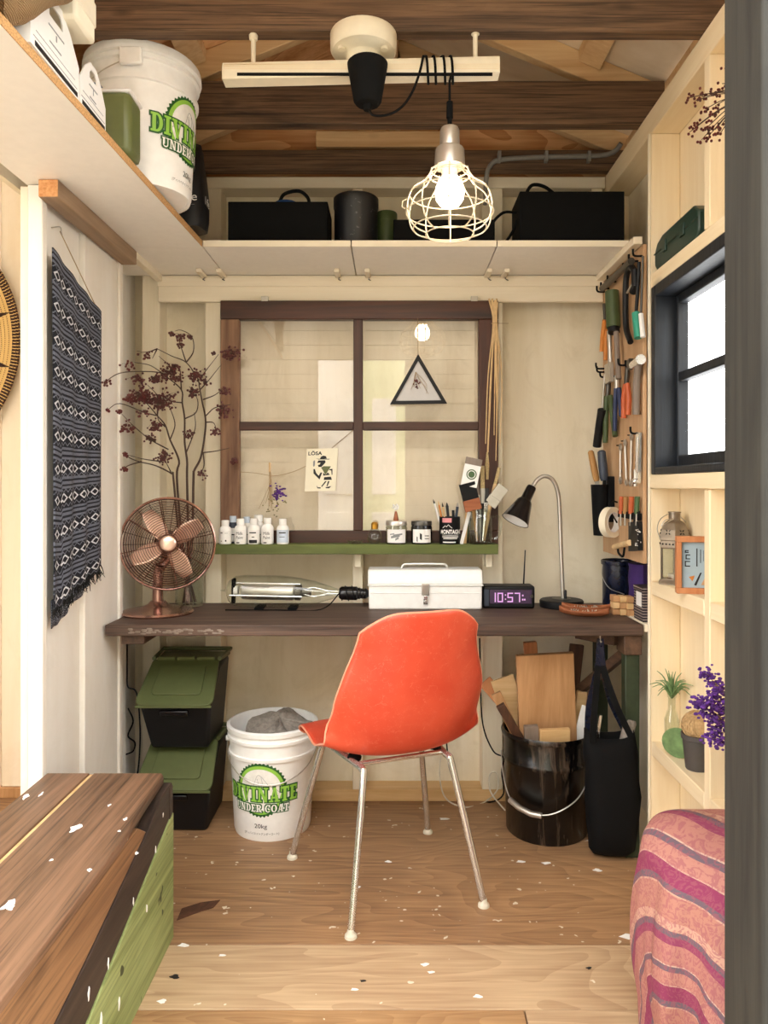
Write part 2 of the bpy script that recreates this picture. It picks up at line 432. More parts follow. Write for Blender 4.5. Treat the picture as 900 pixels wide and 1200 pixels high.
M['grey_handle'] = wood('grey_handle_wood', '#6b5d50', '#94857a', axis=2, bump=.2, knots=False)
M['ledgreen'] = plain('leaf_green', '#6c8a58', .6, var=.3)
M['pot'] = plain('charcoal_pot', '#4a4644', .6)
M['jute'] = plain('jute_yarn', '#b39468', .9, var=.25, bump=.4, scale=120)
M['lantern'] = plain('antique_pewter', '#8e8272', .42, .75, var=.2, scale=25)
M['dark_green_metal'] = plain('dark_green_case', '#23392f', .4, var=.12)
M['board_peg'] = wood('pegboard_ply', '#b18a64', '#d2ad86', axis=2, scale=.7, bump=.05, knots=False)
M['leafwood'] = wood('red_brown_leaf_dish', '#7c3f24', '#b8724a', axis=0, bump=.2, knots=False)
M['brass'] = plain('brass', '#c9963c', .3, .9)
M['bristle_black'] = plain('black_bristle', '#0d0d0f', .9, var=.4, scale=200)
M['bristle_tan'] = plain('tan_bristle', '#b9a377', .9, var=.3, scale=200)
M['grey_pvc'] = plain('grey_conduit', '#8c8a86', .5)
M['white_cord'] = plain('white_cord', '#ded6c4', .5)
M['blue'] = plain('blue_cloth', '#1f4f93', .7)
M['rag'] = plain('grey_rag', '#8f867d', .95, var=.25, bump=.6, scale=90)
M['teal_dark'] = plain('slate_blue_cap', '#4c5f78', .5)
M['gravel'] = plain('ground_gravel', '#8d877c', .9, var=.25, scale=60, bump=.5)
M['house'] = paint('beige_siding', '#8f8470', '#7c7260', axis=0)
M['pale_door'] = plain('pale_yellow_green_paint', '#dfe2b4', .5, var=.03)
M['bulb_glow'] = emit('warm_bulb_glow', '#ffe2bd', BULB)
M['lcd'] = emit('lilac_digits', '#d3a6da', .4)
M['lcd_back'] = plain('dark_lcd', '#4b3a52', .25)
M['foil'] = plain('pale_soft_metal', '#cfc9c2', .35, .8)
M['pink_label'] = plain('pink_label', '#d98f93', .6)
M['pale_blue'] = plain('pale_blue_plastic', '#c9d6e6', .45)
M['backing'] = plain('pale_grey_backing', '#c9c6c4', .6, var=.03)
M['dryleaf'] = plain('dry_leaf', '#8a8258', .8, var=.3)
M['pale_print'] = plain('pale_blue_print', '#9fb2bb', .5, var=.04)
M['bark'] = plain('rough_bark', '#6b6350', .95, var=.5, bump=.8, scale=60)
def mat_speckle():
    m, nt, b = newmat('speckled_dark_metal')
    n = noise(nt, coords(nt), 70, 2); nt.links.new(ramp(nt, n, [(.66, S('#15161b')), (.72, S('#5b5a5e'))]), b.inputs['Base Color'])
    b.inputs['Roughness'].default_value = .4; return m
M['speckle'] = mat_speckle()
M['tan_brown'] = wood('brown_bearer', '#77604c', '#a68a6e', axis=1, bump=.2)
M['end_grain'] = wood('orange_end_grain', '#c07a40', '#eab27a', axis=1, scale=2.5, bump=.2)
# special woven / moulded materials
def mat_shell():
    m, nt, b = newmat('orange_fibreglass')
    v = coords(nt, (1,1,1), rand=False)
    n = noise(nt, v, 6, 3)
    c = ramp(nt, n, [(.3, S('#cb412a')), (.7, S('#dd573c'))])
    w1 = nt.nodes.new('ShaderNodeTexVoronoi'); w1.feature = 'DISTANCE_TO_EDGE'; w1.inputs['Scale'].default_value = 30
    d = noise(nt, v, 9, 4, .6, 2.5)
    vm = nt.nodes.new('ShaderNodeVectorMath'); vm.operation = 'ADD'; nt.links.new(v, vm.inputs[0])
    cb = nt.nodes.new('ShaderNodeCombineXYZ')
    for i in range(3): nt.links.new(mth(nt, 'MULTIPLY', d, .25 if i else .35), cb.inputs[i])
    nt.links.new(cb.outputs[0], vm.inputs[1]); nt.links.new(vm.outputs[0], w1.inputs['Vector'])
    fib = ramp(nt, w1.outputs['Distance'], [(.0, (1,1,1,1)), (.025, (0,0,0,1))])
    msk = ramp(nt, noise(nt, v, 45, 2), [(.45, (0,0,0,1)), (.6, (1,1,1,1))])
    c = mix(nt, mth(nt, 'MULTIPLY', mth(nt, 'MULTIPLY', fib, msk), .4), c, S('#f7a58c'))
    nt.links.new(c, b.inputs['Base Color']); b.inputs['Roughness'].default_value = .38
    return m
M['orange_shell'] = mat_shell()
def uvxy(nt):
    t = nt.nodes.new('ShaderNodeTexCoord'); s = nt.nodes.new('ShaderNodeSeparateXYZ')
    nt.links.new(t.outputs['UV'], s.inputs[0]); return s.outputs[0], s.outputs[1]
def band(nt, x, lo, hi):
    return mth(nt, 'MULTIPLY', mth(nt, 'GREATER_THAN', x, lo), mth(nt, 'LESS_THAN', x, hi))
def mat_towel():
    m, nt, b = newmat('woven_navy_towel'); u, v = uvxy(nt)
    P = mth(nt, 'FRACT', mth(nt, 'MULTIPLY', v, 5.5))
    grey = None
    for lo, hi in ((.02,.06),(.09,.14),(.18,.22),(.50,.545),(.58,.63),(.66,.70)):
        g = band(nt, P, lo, hi); grey = g if grey is None else mth(nt, 'ADD', grey, g)
    fu = mth(nt, 'ABSOLUTE', mth(nt, 'SUBTRACT', mth(nt, 'FRACT', mth(nt, 'MULTIPLY', u, 8)), .5))
    dia = None
    for c0 in (.37, .85):
        dv = mth(nt, 'ABSOLUTE', mth(nt, 'SUBTRACT', P, c0))
        s = mth(nt, 'ADD', mth(nt, 'MULTIPLY', fu, 1.0), mth(nt, 'MULTIPLY', dv, 5.5))
        g = mth(nt, 'MULTIPLY', band(nt, s, .29, .47), mth(nt, 'LESS_THAN', dv, .075))
        dia = g if dia is None else mth(nt, 'ADD', dia, g)
    fz = mth(nt, 'ABSOLUTE', mth(nt, 'SUBTRACT', mth(nt, 'FRACT', mth(nt, 'MULTIPLY', u, 16)), .5))
    zig = None
    for c0 in (.255, .47, .735, .965):
        dv = mth(nt, 'SUBTRACT', P, c0)
        s = mth(nt, 'ABSOLUTE', mth(nt, 'SUBTRACT', mth(nt, 'MULTIPLY', dv, 9), mth(nt, 'SUBTRACT', fz, .25)))
        g = mth(nt, 'MULTIPLY', mth(nt, 'LESS_THAN', s, .10), mth(nt, 'LESS_THAN', mth(nt, 'ABSOLUTE', dv), .035))
        zig = g if zig is None else mth(nt, 'ADD', zig, g)
    wv = noise(nt, coords(nt, (1,1,1), False), 260, 2)
    c = mix(nt, mth(nt, 'MULTIPLY', grey, .75, clamp=True), S('#0e101b'), S('#777b8a'))
    c = mix(nt, mth(nt, 'MULTIPLY', zig, .6, clamp=True), c, S('#868a98'))
    c = mix(nt, mth(nt, 'MULTIPLY', dia, .95, clamp=True), c, S('#d9dae0'))
    c = mix(nt, ramp(nt, wv, [(.4, (0,0,0,1)), (.75, (.4,.4,.4,1))]), c, S('#11131f'))
    nt.links.new(c, b.inputs['Base Color']); b.inputs['Roughness'].default_value = .95
    bumpn(nt, b, wv, .4, .001); return m
M['towel'] = mat_towel()
def mat_shawl():
    m, nt, b = newmat('pink_paisley_cloth'); u, v = uvxy(nt)
    tcw = coords(nt, (1,1,1), False, 'UV')
    wob = mth(nt, 'MULTIPLY', noise(nt, tcw, 6, 2), .05)
    p = mth(nt, 'FRACT', mth(nt, 'ADD', mth(nt, 'ADD', mth(nt, 'MULTIPLY', u, 3.6), mth(nt, 'MULTIPLY', v, 2.3)), wob))
    pais = noise(nt, tcw, 42, 3, .6, 3.5)
    base = ramp(nt, p, [(0, S('#ad7a6c')), (.22, S('#bd9684')), (.235, S('#6a5a64')), (.29, S('#863a58')), (.43, S('#b99384')), (.445, S('#b07c70')), (.56, S('#6a5a64')), (.61, S('#c2a392')), (.625, S('#ab766c')), (.80, S('#873f5a')), (.87, S('#6a5a64')), (.92, S('#bd9482'))], 'CONSTANT')
    msk = ramp(nt, pais, [(.49, (0,0,0,1)), (.55, (1,1,1,1))])
    c = mix(nt, mth(nt, 'MULTIPLY', msk, .6), base, S('#935560'))
    nt.links.new(c, b.inputs['Base Color']); b.inputs['Roughness'].default_value = .95
    b.inputs['Specular IOR Level'].default_value = .2
    bumpn(nt, b, pais, .3, .002); return m
M['shawl'] = mat_shawl()
def mat_basket():
    m, nt, b = newmat('coiled_basket'); t = coords(nt, (1,1,1), False)
    s = nt.nodes.new('ShaderNodeSeparateXYZ'); nt.links.new(t, s.inputs[0])
    r = mth(nt, 'SQRT', mth(nt, 'ADD', mth(nt, 'MULTIPLY', s.outputs[0], s.outputs[0]), mth(nt, 'MULTIPLY', s.outputs[2], s.outputs[2])))
    a = mth(nt, 'ARCTAN2', s.outputs[2], s.outputs[0])
    coil = mth(nt, 'FRACT', mth(nt, 'MULTIPLY', r, 66))
    dots = mth(nt, 'MULTIPLY', mth(nt, 'GREATER_THAN', coil, .7), mth(nt, 'GREATER_THAN', mth(nt, 'FRACT', mth(nt, 'MULTIPLY', a, 55)), .5))
    c = mix(nt, dots, S('#e2c080'), S('#6b3a22'))
    sp = mth(nt, 'ABSOLUTE', mth(nt, 'SUBTRACT', mth(nt, 'FRACT', mth(nt, 'MULTIPLY', a, 14/(2*PI))), .5))
    tip = mth(nt, 'LESS_THAN', sp, mth(nt, 'MULTIPLY', mth(nt, 'SUBTRACT', .47, r), 1.0))
    c = mix(nt, mth(nt, 'MULTIPLY', tip, mth(nt, 'GREATER_THAN', r, .2)), c, S('#3d241a'))
    rim = mth(nt, 'MULTIPLY', mth(nt, 'GREATER_THAN', r, .465), mth(nt, 'GREATER_THAN', mth(nt, 'FRACT', mth(nt, 'MULTIPLY', a, 40)), .3))
    c = mix(nt, rim, c, S('#3a211a'))
    nt.links.new(c, b.inputs['Base Color']); b.inputs['Roughness'].default_value = .85
    return m
M['basket'] = mat_basket()
def mat_burlap():
    m, nt, b = newmat('burlap'); v = coords(nt, (1,1,1), False)
    w1 = nt.nodes.new('ShaderNodeTexWave'); w1.inputs['Scale'].default_value = 130; w1.bands_direction = 'Z'; w1.inputs['Distortion'].default_value = 1.5
    w2 = nt.nodes.new('ShaderNodeTexWave'); w2.inputs['Scale'].default_value = 130; w2.bands_direction = 'Y'; w2.inputs['Distortion'].default_value = 1.5
    nt.links.new(v, w1.inputs[0]); nt.links.new(v, w2.inputs[0])
    f = mth(nt, 'MULTIPLY', w1.outputs['Fac'], w2.outputs['Fac'])
    nt.links.new(ramp(nt, f, [(.05, S('#8a6a45')), (.5, S('#cdae84'))]), b.inputs['Base Color'])
    b.inputs['Roughness'].default_value = .95; bumpn(nt, b, f, .8, .003); return m
M['burlap'] = mat_burlap()
def mat_enamel():
    m, nt, b = newmat('streaked_black_enamel')
    n = noise(nt, coords(nt, (22, 22, 2.4)), 1.3, 5, .65, 1.2)
    nt.links.new(ramp(nt, n, [(.50, S('#070607')), (.74, S('#5c4e42'))]), b.inputs['Base Color'])
    b.inputs['Roughness'].default_value = .25; bumpn(nt, b, n, .15, .002); return m
M['enamel'] = mat_enamel()
def mat_striped():
    m, nt, b = newmat('striped_box_paper'); v = coords(nt, (1,1,1), False)
    s = nt.nodes.new('ShaderNodeSeparateXYZ'); nt.links.new(v, s.inputs[0])
    g = mth(nt, 'GREATER_THAN', mth(nt, 'FRACT', mth(nt, 'MULTIPLY', s.outputs[2], 110)), .72)
    nt.links.new(mix(nt, g, S('#2a1f26'), S('#a5968f')), b.inputs['Base Color']); b.inputs['Roughness'].default_value = .6
    return m
M['striped'] = mat_striped()

# ---------------------------------------------------------------- the setting
def struct(name, label, loc=(0,0,0)):
    o = bpy.data.objects.new(name, None); COL.objects.link(o); o.location = loc
    o['kind'] = 'structure'; o['label'] = label; return o
def B(*a): return MB().box(*a)
def piece(parent, name, box, m, bevel=.002, **k):
    """a board: own origin at its middle so that its grain differs from its neighbours'"""
    return obj(name, B(*box), m, parent, bevel=bevel, **k)

XL, XP, XR, YB = -1.03, -.925, .813, 2.95     # recess wall, partition face, right stud face, back panel
ST = 2.86                                     # front of the back studs
# ground outside
g = MB(); g.box(-9, 9, -9, .95, -.30, -.12); o = obj('ground', g, M['gravel']); tag(o, 'grey gravel ground outside the shed', None, kind='structure')
# floor: plywood sheet and boards
fl = struct('floor', 'bare plywood floor boards with paint drips')
o = obj('subfloor', B(-2.1, .96, .95, 3.0, -.12, -.021), M['floor'], fl)
piece(fl, 'plank', (-2.1, .96, 1.968, 2.97, -.02, 0), M['floor'], .0015)
piece(fl, 'plank', (-2.1, .96, 1.724, 1.965, -.02, .0), M['floor_pale'], .0015)
piece(fl, 'plank', (-2.1, .30, 1.480, 1.721, -.02, .0), M['floor_brown'], .0015)
piece(fl, 'plank', (.303, .96, 1.480, 1.721, -.02, -.0), M['floor_pale'], .0015)
piece(fl, 'plank', (-2.1, .96, 1.236, 1.477, -.02, .0), M['floor_pale'], .0015)
piece(fl, 'plank', (-2.1, .96, .95, 1.233, -.02, .0), M['floor_brown'], .0015)
# dark smear on the floor
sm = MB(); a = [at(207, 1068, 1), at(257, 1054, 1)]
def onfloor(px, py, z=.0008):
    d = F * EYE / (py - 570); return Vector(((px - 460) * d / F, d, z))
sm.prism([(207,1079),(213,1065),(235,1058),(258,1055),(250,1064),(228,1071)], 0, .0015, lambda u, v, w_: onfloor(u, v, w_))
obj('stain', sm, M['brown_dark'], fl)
for k, (px, py, r) in enumerate([(498,1131,.006),(425,1150,.004),(415,1160,.005),(560,1168,.006),(205,1145,.007),(190,1174,.006),(690,1135,.004),(505,1140,.005),(260,1120,.005),(215,1108,.008),(700,1020,.008),(735,1098,.010),(420,1040,.004),(640,1012,.008),(520,960,.01),(610,1010,.008),(455,1010,.006)]):
    c = onfloor(px, py); q = MB()
    q.prism([(r*(1+.4*math.sin(3*t+k))*math.cos(t)*1.6, r*(1+.3*math.sin(2*t+k))*math.sin(t)) for t in [2*PI*i/12 for i in range(12)]], .0, .001, lambda u, v, w_: c + Vector((u, v, w_)))
    obj('paint_drip', q, M['ink'] if k in (1, 4, 6) else (M['redorange_grip'] if k == 4 else M['white_plastic']), fl)

# back wall
wb = struct('wall_back', 'cream painted stud wall behind the workbench')
edges = [(-1.03, -.714), (-.656, -.178), (-.097, .341), (.42, .90)]
for x0, x1 in [(-1.03,-.69),(-.685,-.14),(-.135,.38),(.385,.92)]:
    piece(wb, 'panel', (x0, x1, YB, YB+.02, 0, 2.45), M['wall_cream'], .002)
for x0, x1 in [(-.955,-.886),(-.714,-.652),(-.152,-.113),(.341,.42)]:
    piece(wb, 'stud', (x0, x1, ST, YB, .045, 2.335), M['trim_cream_v'], .003)
piece(wb, 'stud', (.755, .80, ST, YB, 2.03, 2.335), M['trim_cream_v'], .003)
piece(wb, 'base_plate', (-.955, .80, ST, YB, 0, .045), M['tan_light'], .003)
piece(wb, 'top_plate', (-.955, .81, ST-.004, YB, 2.335, 2.378), M['trim_cream'], .003)
piece(wb, 'header_board', (-.888, .798, ST-.02, ST, 1.898, 1.998), M['trim_cream'], .003)
piece(wb, 'header_batten', (-.888, .798, ST-.024, ST-.019, 1.955, 1.990), M['trim_cream'], .001)
# gable of orange plywood above the wall plate
gb = MB(); gb.prism([(-1.04, 2.378), (.925, 2.378), (.925, 2.915-.42*.925), (0, 2.914), (-1.04, 2.915-.42*1.04)], YB-.02, YB, lambda u, v, w_: Vector((u, w_, v)))
obj('gable_panel', gb, M['ply_orange'], wb)
piece(wb, 'collar_board', (-.29, .19, ST-.02, ST+.02, 2.485, 2.545), M['rafter'], .003)
for x in (-.132, -.078, -.012, .01):
    piece(wb, 'king_post', (x, x+.05 if x < -.05 else x+.02, ST, YB-.02, 2.545, 2.86), M['rafter'], .002)

# alcove wall to the left (same line as the back wall) and outer left wall
wa = struct('wall_alcove', 'pale vertical board wall in the left alcove')
xs = [-2.1, -1.82, -1.512, -1.39, -1.03]
for i in range(4):
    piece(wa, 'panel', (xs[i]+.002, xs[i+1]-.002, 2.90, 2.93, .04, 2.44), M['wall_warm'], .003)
piece(wa, 'top_board', (-2.1, -1.03, 2.89, 2.93, 2.445, 2.60), M['wall_white'], .003)
piece(wa, 'base_plate', (-2.1, -1.03, 2.89, 2.93, 0, .04), M['tan'], .003)
wo = struct('wall_left', 'pale vertical boards of the outer left wall')
for i in range(6):
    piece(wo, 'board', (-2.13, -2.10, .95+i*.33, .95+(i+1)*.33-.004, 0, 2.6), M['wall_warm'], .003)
# partition with the towel: end stud, two boards, then the set-back boards
wp = struct('wall_partition', 'white board partition beside the workbench')
piece(wp, 'end_stud', (-.965, XP, 1.985, 2.012, 0, 1.998), M['wall_white'], .003)
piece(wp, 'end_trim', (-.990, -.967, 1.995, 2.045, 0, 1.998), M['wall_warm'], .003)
piece(wp, 'board', (-.965, XP-.018, 2.0125, 2.262, 0, 1.998), M['wall_white'], .003)
piece(wp, 'board', (-.965, XP-.003, 2.266, 2.535, 0, 1.998), M['wall_white'], .003)
piece(wp, 'edge_strip', (-.965, XP+.004, 2.537, 2.565, 0, 1.998), M['wall_white'], .003)
for y0, y1 in [(2.566,2.66),(2.664,2.76),(2.764,2.95)]:
    piece(wp, 'board', (XL, XL+.02, y0, y1, 0, 2.40), M['wall_white'], .003)
piece(wp, 'back_sheet', (-1.01, -.992, 2.045, 2.57, 0, 2.0), M['wall_white'], 0)
piece(wp, 'upper_sheet', (-1.05, -1.032, 1.0, 2.95, 2.021, 2.485), M['wall_cream'], 0)
piece(wp, 'top_plate', (-1.03, -.93, .95, 2.95, 2.34, 2.384), M['trim_cream'], .003)

# right wall: open studs with shelves in the bays, window
wr = struct('wall_right', 'pale pine stud wall with shelves built into its bays')
SY = [(2.36, 2.396), (1.925, 1.96), (1.47, 1.505)]
WZ0, WZ1 = 1.237, 1.822
xo0, xo1 = .905, .925
for a0, a1 in [(1.1, 1.503), (1.506, 1.94), (1.943, 2.376), (2.379, 2.97)]:
    if a0 > 1.5 and a1 < 2.38:
        piece(wr, 'panel', (xo0, xo1, a0, a1, 0, WZ0-.01), M['pine_v'], .002)
        piece(wr, 'panel', (xo0, xo1, a0, a1, WZ1+.01, 2.385), M['pine_v'], .002)
    else: piece(wr, 'panel', (xo0, xo1, a0, a1, 0, 2.385), M['pine_v'] if a0 < 2 else M['wall_cream'], .002)
piece(wr, 'stud', (XR, xo0, SY[0][0], SY[0][1], .04, 2.3095), M['pine_v'], .003)
piece(wr, 'stud', (XR, xo0, SY[1][0], SY[1][1], .04, 1.192), M['pine_v'], .003)
piece(wr, 'stud', (XR, xo0, SY[1][0], SY[1][1], 1.868, 2.3095), M['pine_v'], .003)
piece(wr, 'stud', (XR, xo0, SY[2][0], SY[2][1], .04, 2.3095), M['pine_v'], .003)
piece(wr, 'stud', (.77, xo0, 2.87, 2.95, 2.03, 2.3095), M['pine_v'], .003)
piece(wr, 'stud_edge', (XR-.008, XR-.0005, SY[0][0], SY[0][0]+.012, 0, 2.3095), M['trim_cream_v'], .002)
piece(wr, 'top_plate', (XR, xo0, 1.12, 2.95, 2.310, 2.3855), M['pine_y'], .003)
piece(wr, 'base_plate', (XR-.012, xo0, 1.12, 2.86, 0, .039), M['pine_y'], .003)
piece(wr, 'window_header', (XR, xo0, 1.506, 2.359, 1.823, 1.867), M['pine_y'], .003)
piece(wr, 'window_sill', (XR-.004, xo0, 1.506, 2.359, 1.193, 1.236), M['pine_y'], .003)
for z in (.86, .357):
    piece(wr, 'shelf', (XR, xo0, 1.962, 2.359, z, z+.044), M['pine_y'], .003)
    piece(wr, 'shelf', (XR, xo0, 1.506, 1.924, z, z+.044), M['pine_y'], .003)
piece(wr, 'ledge', (.806, xo0, 2.398, 2.86, .735, .760), M['trim_cream'], .002)
piece(wr, 'cleat', (.770, .799, 2.40, 2.84, 1.975, 1.999), M['trim_cream'], .002)
# peg panel
pb = obj('tool_panel', B(.800, .8125, 2.398, 2.855, .953, 1.974), M['board_peg'], wr, bevel=.002)
# window in the right wall
wn = struct('window_1', 'black painted window with two panes in the right wall')
y0, y1 = 1.515, 2.352
for nm, bx in [('jamb', (XR-.004, .90, y1-.035, y1, WZ0, WZ1)), ('jamb', (XR-.004, .90, y0, y0+.035, WZ0, WZ1)),
               ('head', (XR-.004, .90, y0+.035, y1-.035, WZ1-.035, WZ1)), ('sill', (XR-.004, .90, y0+.035, y1-.035, WZ0, WZ0+.022))]:
    piece(wn, nm, bx, M['wall_black'], .004)
zm = 1.535
for nm, bx in [('stile', (.872, .906, y1-.056, y1-.036, WZ0+.023, WZ1-.036)), ('stile', (.872, .906, y0+.036, y0+.056, WZ0+.023, WZ1-.036)),
               ('rail', (.872, .906, y0+.057, y1-.057, WZ1-.062, WZ1-.036)), ('rail', (.872, .906, y0+.057, y1-.057, WZ0+.023, WZ0+.058)),
               ('glazing_bar', (.872, .906, y0+.057, y1-.057, zm-.014, zm+.014))]:
    piece(wn, nm, bx, M['wall_black'], .004)
for z0, z1 in [(WZ0+.055, zm-.012), (zm+.012, WZ1-.06)]:
    piece(wn, 'pane', (.887, .890, y0+.05, y1-.05, z0, z1), M['frost'], 0)
# front: dark post of the doorway and the wall return beside it
dp = struct('door_1', 'dark grey post of the open doorway')
piece(dp, 'post', (.507, .560, 1.03, 1.15, -.02, 2.5), M['post'], .004)
piece(dp, 'stop_strip', (.563, .61, 1.045, 1.135, -.02, 2.5), M['post'], .003)
piece(dp, 'wall_board', (.612, .925, 1.085, 1.118, -.02, 2.5), M['post'], .003)

# roof: dark tie beams, rafters, roof boards
ce = struct('ceiling', 'open roof with dark tie beams and pale rafters')
for ya, yb_, zt, ze in [(1.955, 1.998, 2.53, .89), (2.455, 2.50, 2.527, .89), (2.815, 2.858, 2.462, .89)]:
    zb = 2.386
    piece(ce, 'tie_beam', (-1.025, ze, ya, yb_, zb, zt), M['beam'], .003)
def roofz(x): return 2.915 - .42*abs(x)
for ya in (1.30, 1.999, 2.501, 2.86):
    for sgn in (-1, 1):
        xe = .925 if sgn > 0 else -1.03
        q = MB(); q.prism([(0, roofz(0)), (xe, roofz(xe)), (xe, roofz(xe)-.09), (0, roofz(0)-.09)], ya, ya+.038, lambda u, v, w_: Vector((u, w_, v)))
        obj('rafter', q, M['rafter'], ce, bevel=.003)
for sgn in (-1, 1):
    ys = [.8, 1.33, 2.02, 2.52, 3.0]
    for i in range(4):
        xe = 1.15 if sgn > 0 else -1.06
        q = MB(); q.prism([(0, roofz(0)+.001), (xe, roofz(xe)+.001), (xe, roofz(xe)+.02), (0, roofz(0)+.02)], ys[i], ys[i+1]-.003, lambda u, v, w_: Vector((u, w_, v)))
        obj('roof_board', q, M['ply_pale'] if sgn > 0 else M['ply_orange'], ce)
    for x in (.30, .62):
        q = MB(); x0 = sgn*x; x1 = sgn*(x+.07)
        q.prism([(x0, roofz(x0)+.0), (x1, roofz(x1)+.0), (x1, roofz(x1)-.04), (x0, roofz(x0)-.04)], 2.04, 2.50, lambda u, v, w_: Vector((u, w_, v)))
        obj('purlin', q, M['rafter'], ce, bevel=.002)
piece(ce, 'ridge_board', (-.02, .02, .85, YB-.03, 2.76, 2.90), M['rafter'], .003)
piece(ce, 'alcove_ceiling', (-2.13, -1.055, .95, 2.95, 2.60, 2.63), M['wall_white'], .003)
piece(ce, 'eave_blocking', (.8905, .924, 1.12, 2.95, 2.386, 2.522), M['rafter'], .003)
for y in (1.9985, 2.5005):
    piece(ce, 'joist_hanger', (.83, .86, y, y+.003, 2.387, 2.46), M['steel'], .001)

# pale panelled door standing open behind the doorway, seen mirrored in the panes
pd = struct('door_2', 'pale yellow green panelled door standing open outside')
DY = -1.6
piece(pd, 'leaf', (-.29, .12, DY-.04, DY, -.12, 2.42), M['pale_door'], .004)
piece(pd, 'leaf', (-.72, -.295, DY-.04, DY, -.12, 2.42), M['wall_white'], .004)
for z0, z1 in [(.15, .95), (1.12, 2.05)]:
    piece(pd, 'door_panel', (-.20, .03, DY-.002, DY+.016, z0, z1), M['wall_white'], .012)
    piece(pd, 'door_panel', (-.64, -.37, DY-.002, DY+.016, z0, z1), M['wall_white'], .012)
hs = struct('wall_house_added', 'added unseen beige wall keeping bright sky out of the pane reflections')  # unseen wall, added so the panes mirror something darker than the sky
piece(hs, 'backing_sheet', (-5, 5, -3.70, -3.605, -.12, 4.2), M['house'], 0)
for i in range(24):
    piece(hs, 'siding_board', (-5, 5, -3.6, -3.57, -.12+i*.18, -.12+(i+1)*.18-.006), M['house'], .004)

# high shelves
us = struct('trim_1', 'white melamine shelf boards around the top of the room')
ZS = 2.02
for x0, x1 in [(-.632,-.140),(-.136,.346),(.350,.797)]:
    piece(us, 'shelf_board', (x0, x1, 2.507, ST-.006, 2.0, ZS), M['melamine'], .001)
    piece(us, 'front_edge', (x0, x1, 2.503, 2.5065, 2.0, ZS), M['trim_cream'], 0)
piece(us, 'shelf_board', (-1.025, -.636, 2.507, ST-.006, 2.0, ZS), M['melamine'], .001)
q = MB(); q.prism([(-.97, 2.505), (-.637, 2.505), (-.692, .96), (-.97, .96)], 2.0, ZS, lambda u, v, w_: Vector((u, v, w_)))
obj('shelf_board', q, M['melamine'], us)
q = MB(); q.prism([(-.6365, 2.505), (-.6345, 2.505), (-.6895, .96), (-.6915, .96)], 2.0, ZS, lambda u, v, w_: Vector((u, v, w_)))
obj('chipboard_edge', q, M['chipboard'], us)
piece(us, 'bearer', (-.922, -.870, 1.955, 2.555, 1.953, 1.9995), M['tan_brown'], .003)
piece(us, 'bearer_end', (-.921, -.871, 1.953, 1.9552, 1.954, 1.9985), M['end_grain'], .001)
piece(us, 'cleat', (-.895, -.870, 2.557, 2.838, 1.975, 1.9995), M['trim_cream'], .002)
for px in (238, 261, 396, 431, 571, 591):
    x = (px - 460) / 312
    piece(us, 'wooden_catch', (x-.010, x+.010, 2.75, 2.836, 1.985, 1.9995), M['trim_cream'], .003)
    h = MB().tube([(x+.004, 2.838, 1.99), (x+.004, 2.80, 1.972), (x+.012, 2.80, 1.968)], .002, 5); obj('hook', h, M['dark_steel'], us)
# ---------------------------------------------------------------- workbench
TZ = .757
t = thing('workbench', 'dark brown rough wooden workbench running wall to wall', 'table', (-.06, 2.63, 0))
obj('top', B(-.92, .803, 2.40, ST-.001, TZ-.036, TZ), M['table'], t, world=True, bevel=.004)
obj('bracket', B(-.875, -.80, 2.42, 2.80, TZ-.066, TZ-.0365), M['table_end'], t, world=True, bevel=.003)
obj('end_bearer', B(.745, .803, 2.415, 2.50, TZ-.10, TZ-.0365), M['table_end'], t, world=True, bevel=.003)
obj('leg', B(.752, .798, 2.425, 2.47, 0, TZ-.1005), M['post_green'], t, world=True, bevel=.003)
obj('leg', B(.752, .798, 2.78, 2.825, 0, TZ-.0365), M['post_green'], t, world=True, bevel=.003)
obj('brace', MB().bar((.775, 2.485, .655), (.60, 2.80, .36), .03, .03), M['table_end'], t, world=True, bevel=.002)
obj('brace', MB().bar((.74, 2.48, .70), (.64, 2.60, .70), .03, .05), M['table_end'], t, world=True, bevel=.002)
obj('leg', B(-1.0, -.96, 2.70, 2.74, 0, TZ-.0365), M['wall_white'], t, world=True, bevel=.003)
q = MB(); random.seed(3)
for k in range(46):
    x = -.84 + .30*random.random()**1.3; z = TZ-.012 - .016*random.random()
    q.sph((x, 2.3992, z), .0035+.003*random.random(), (1.6,.35,.7), 6, 4)
obj('splintered_bark', q, M['grey_handle'], t, world=True)

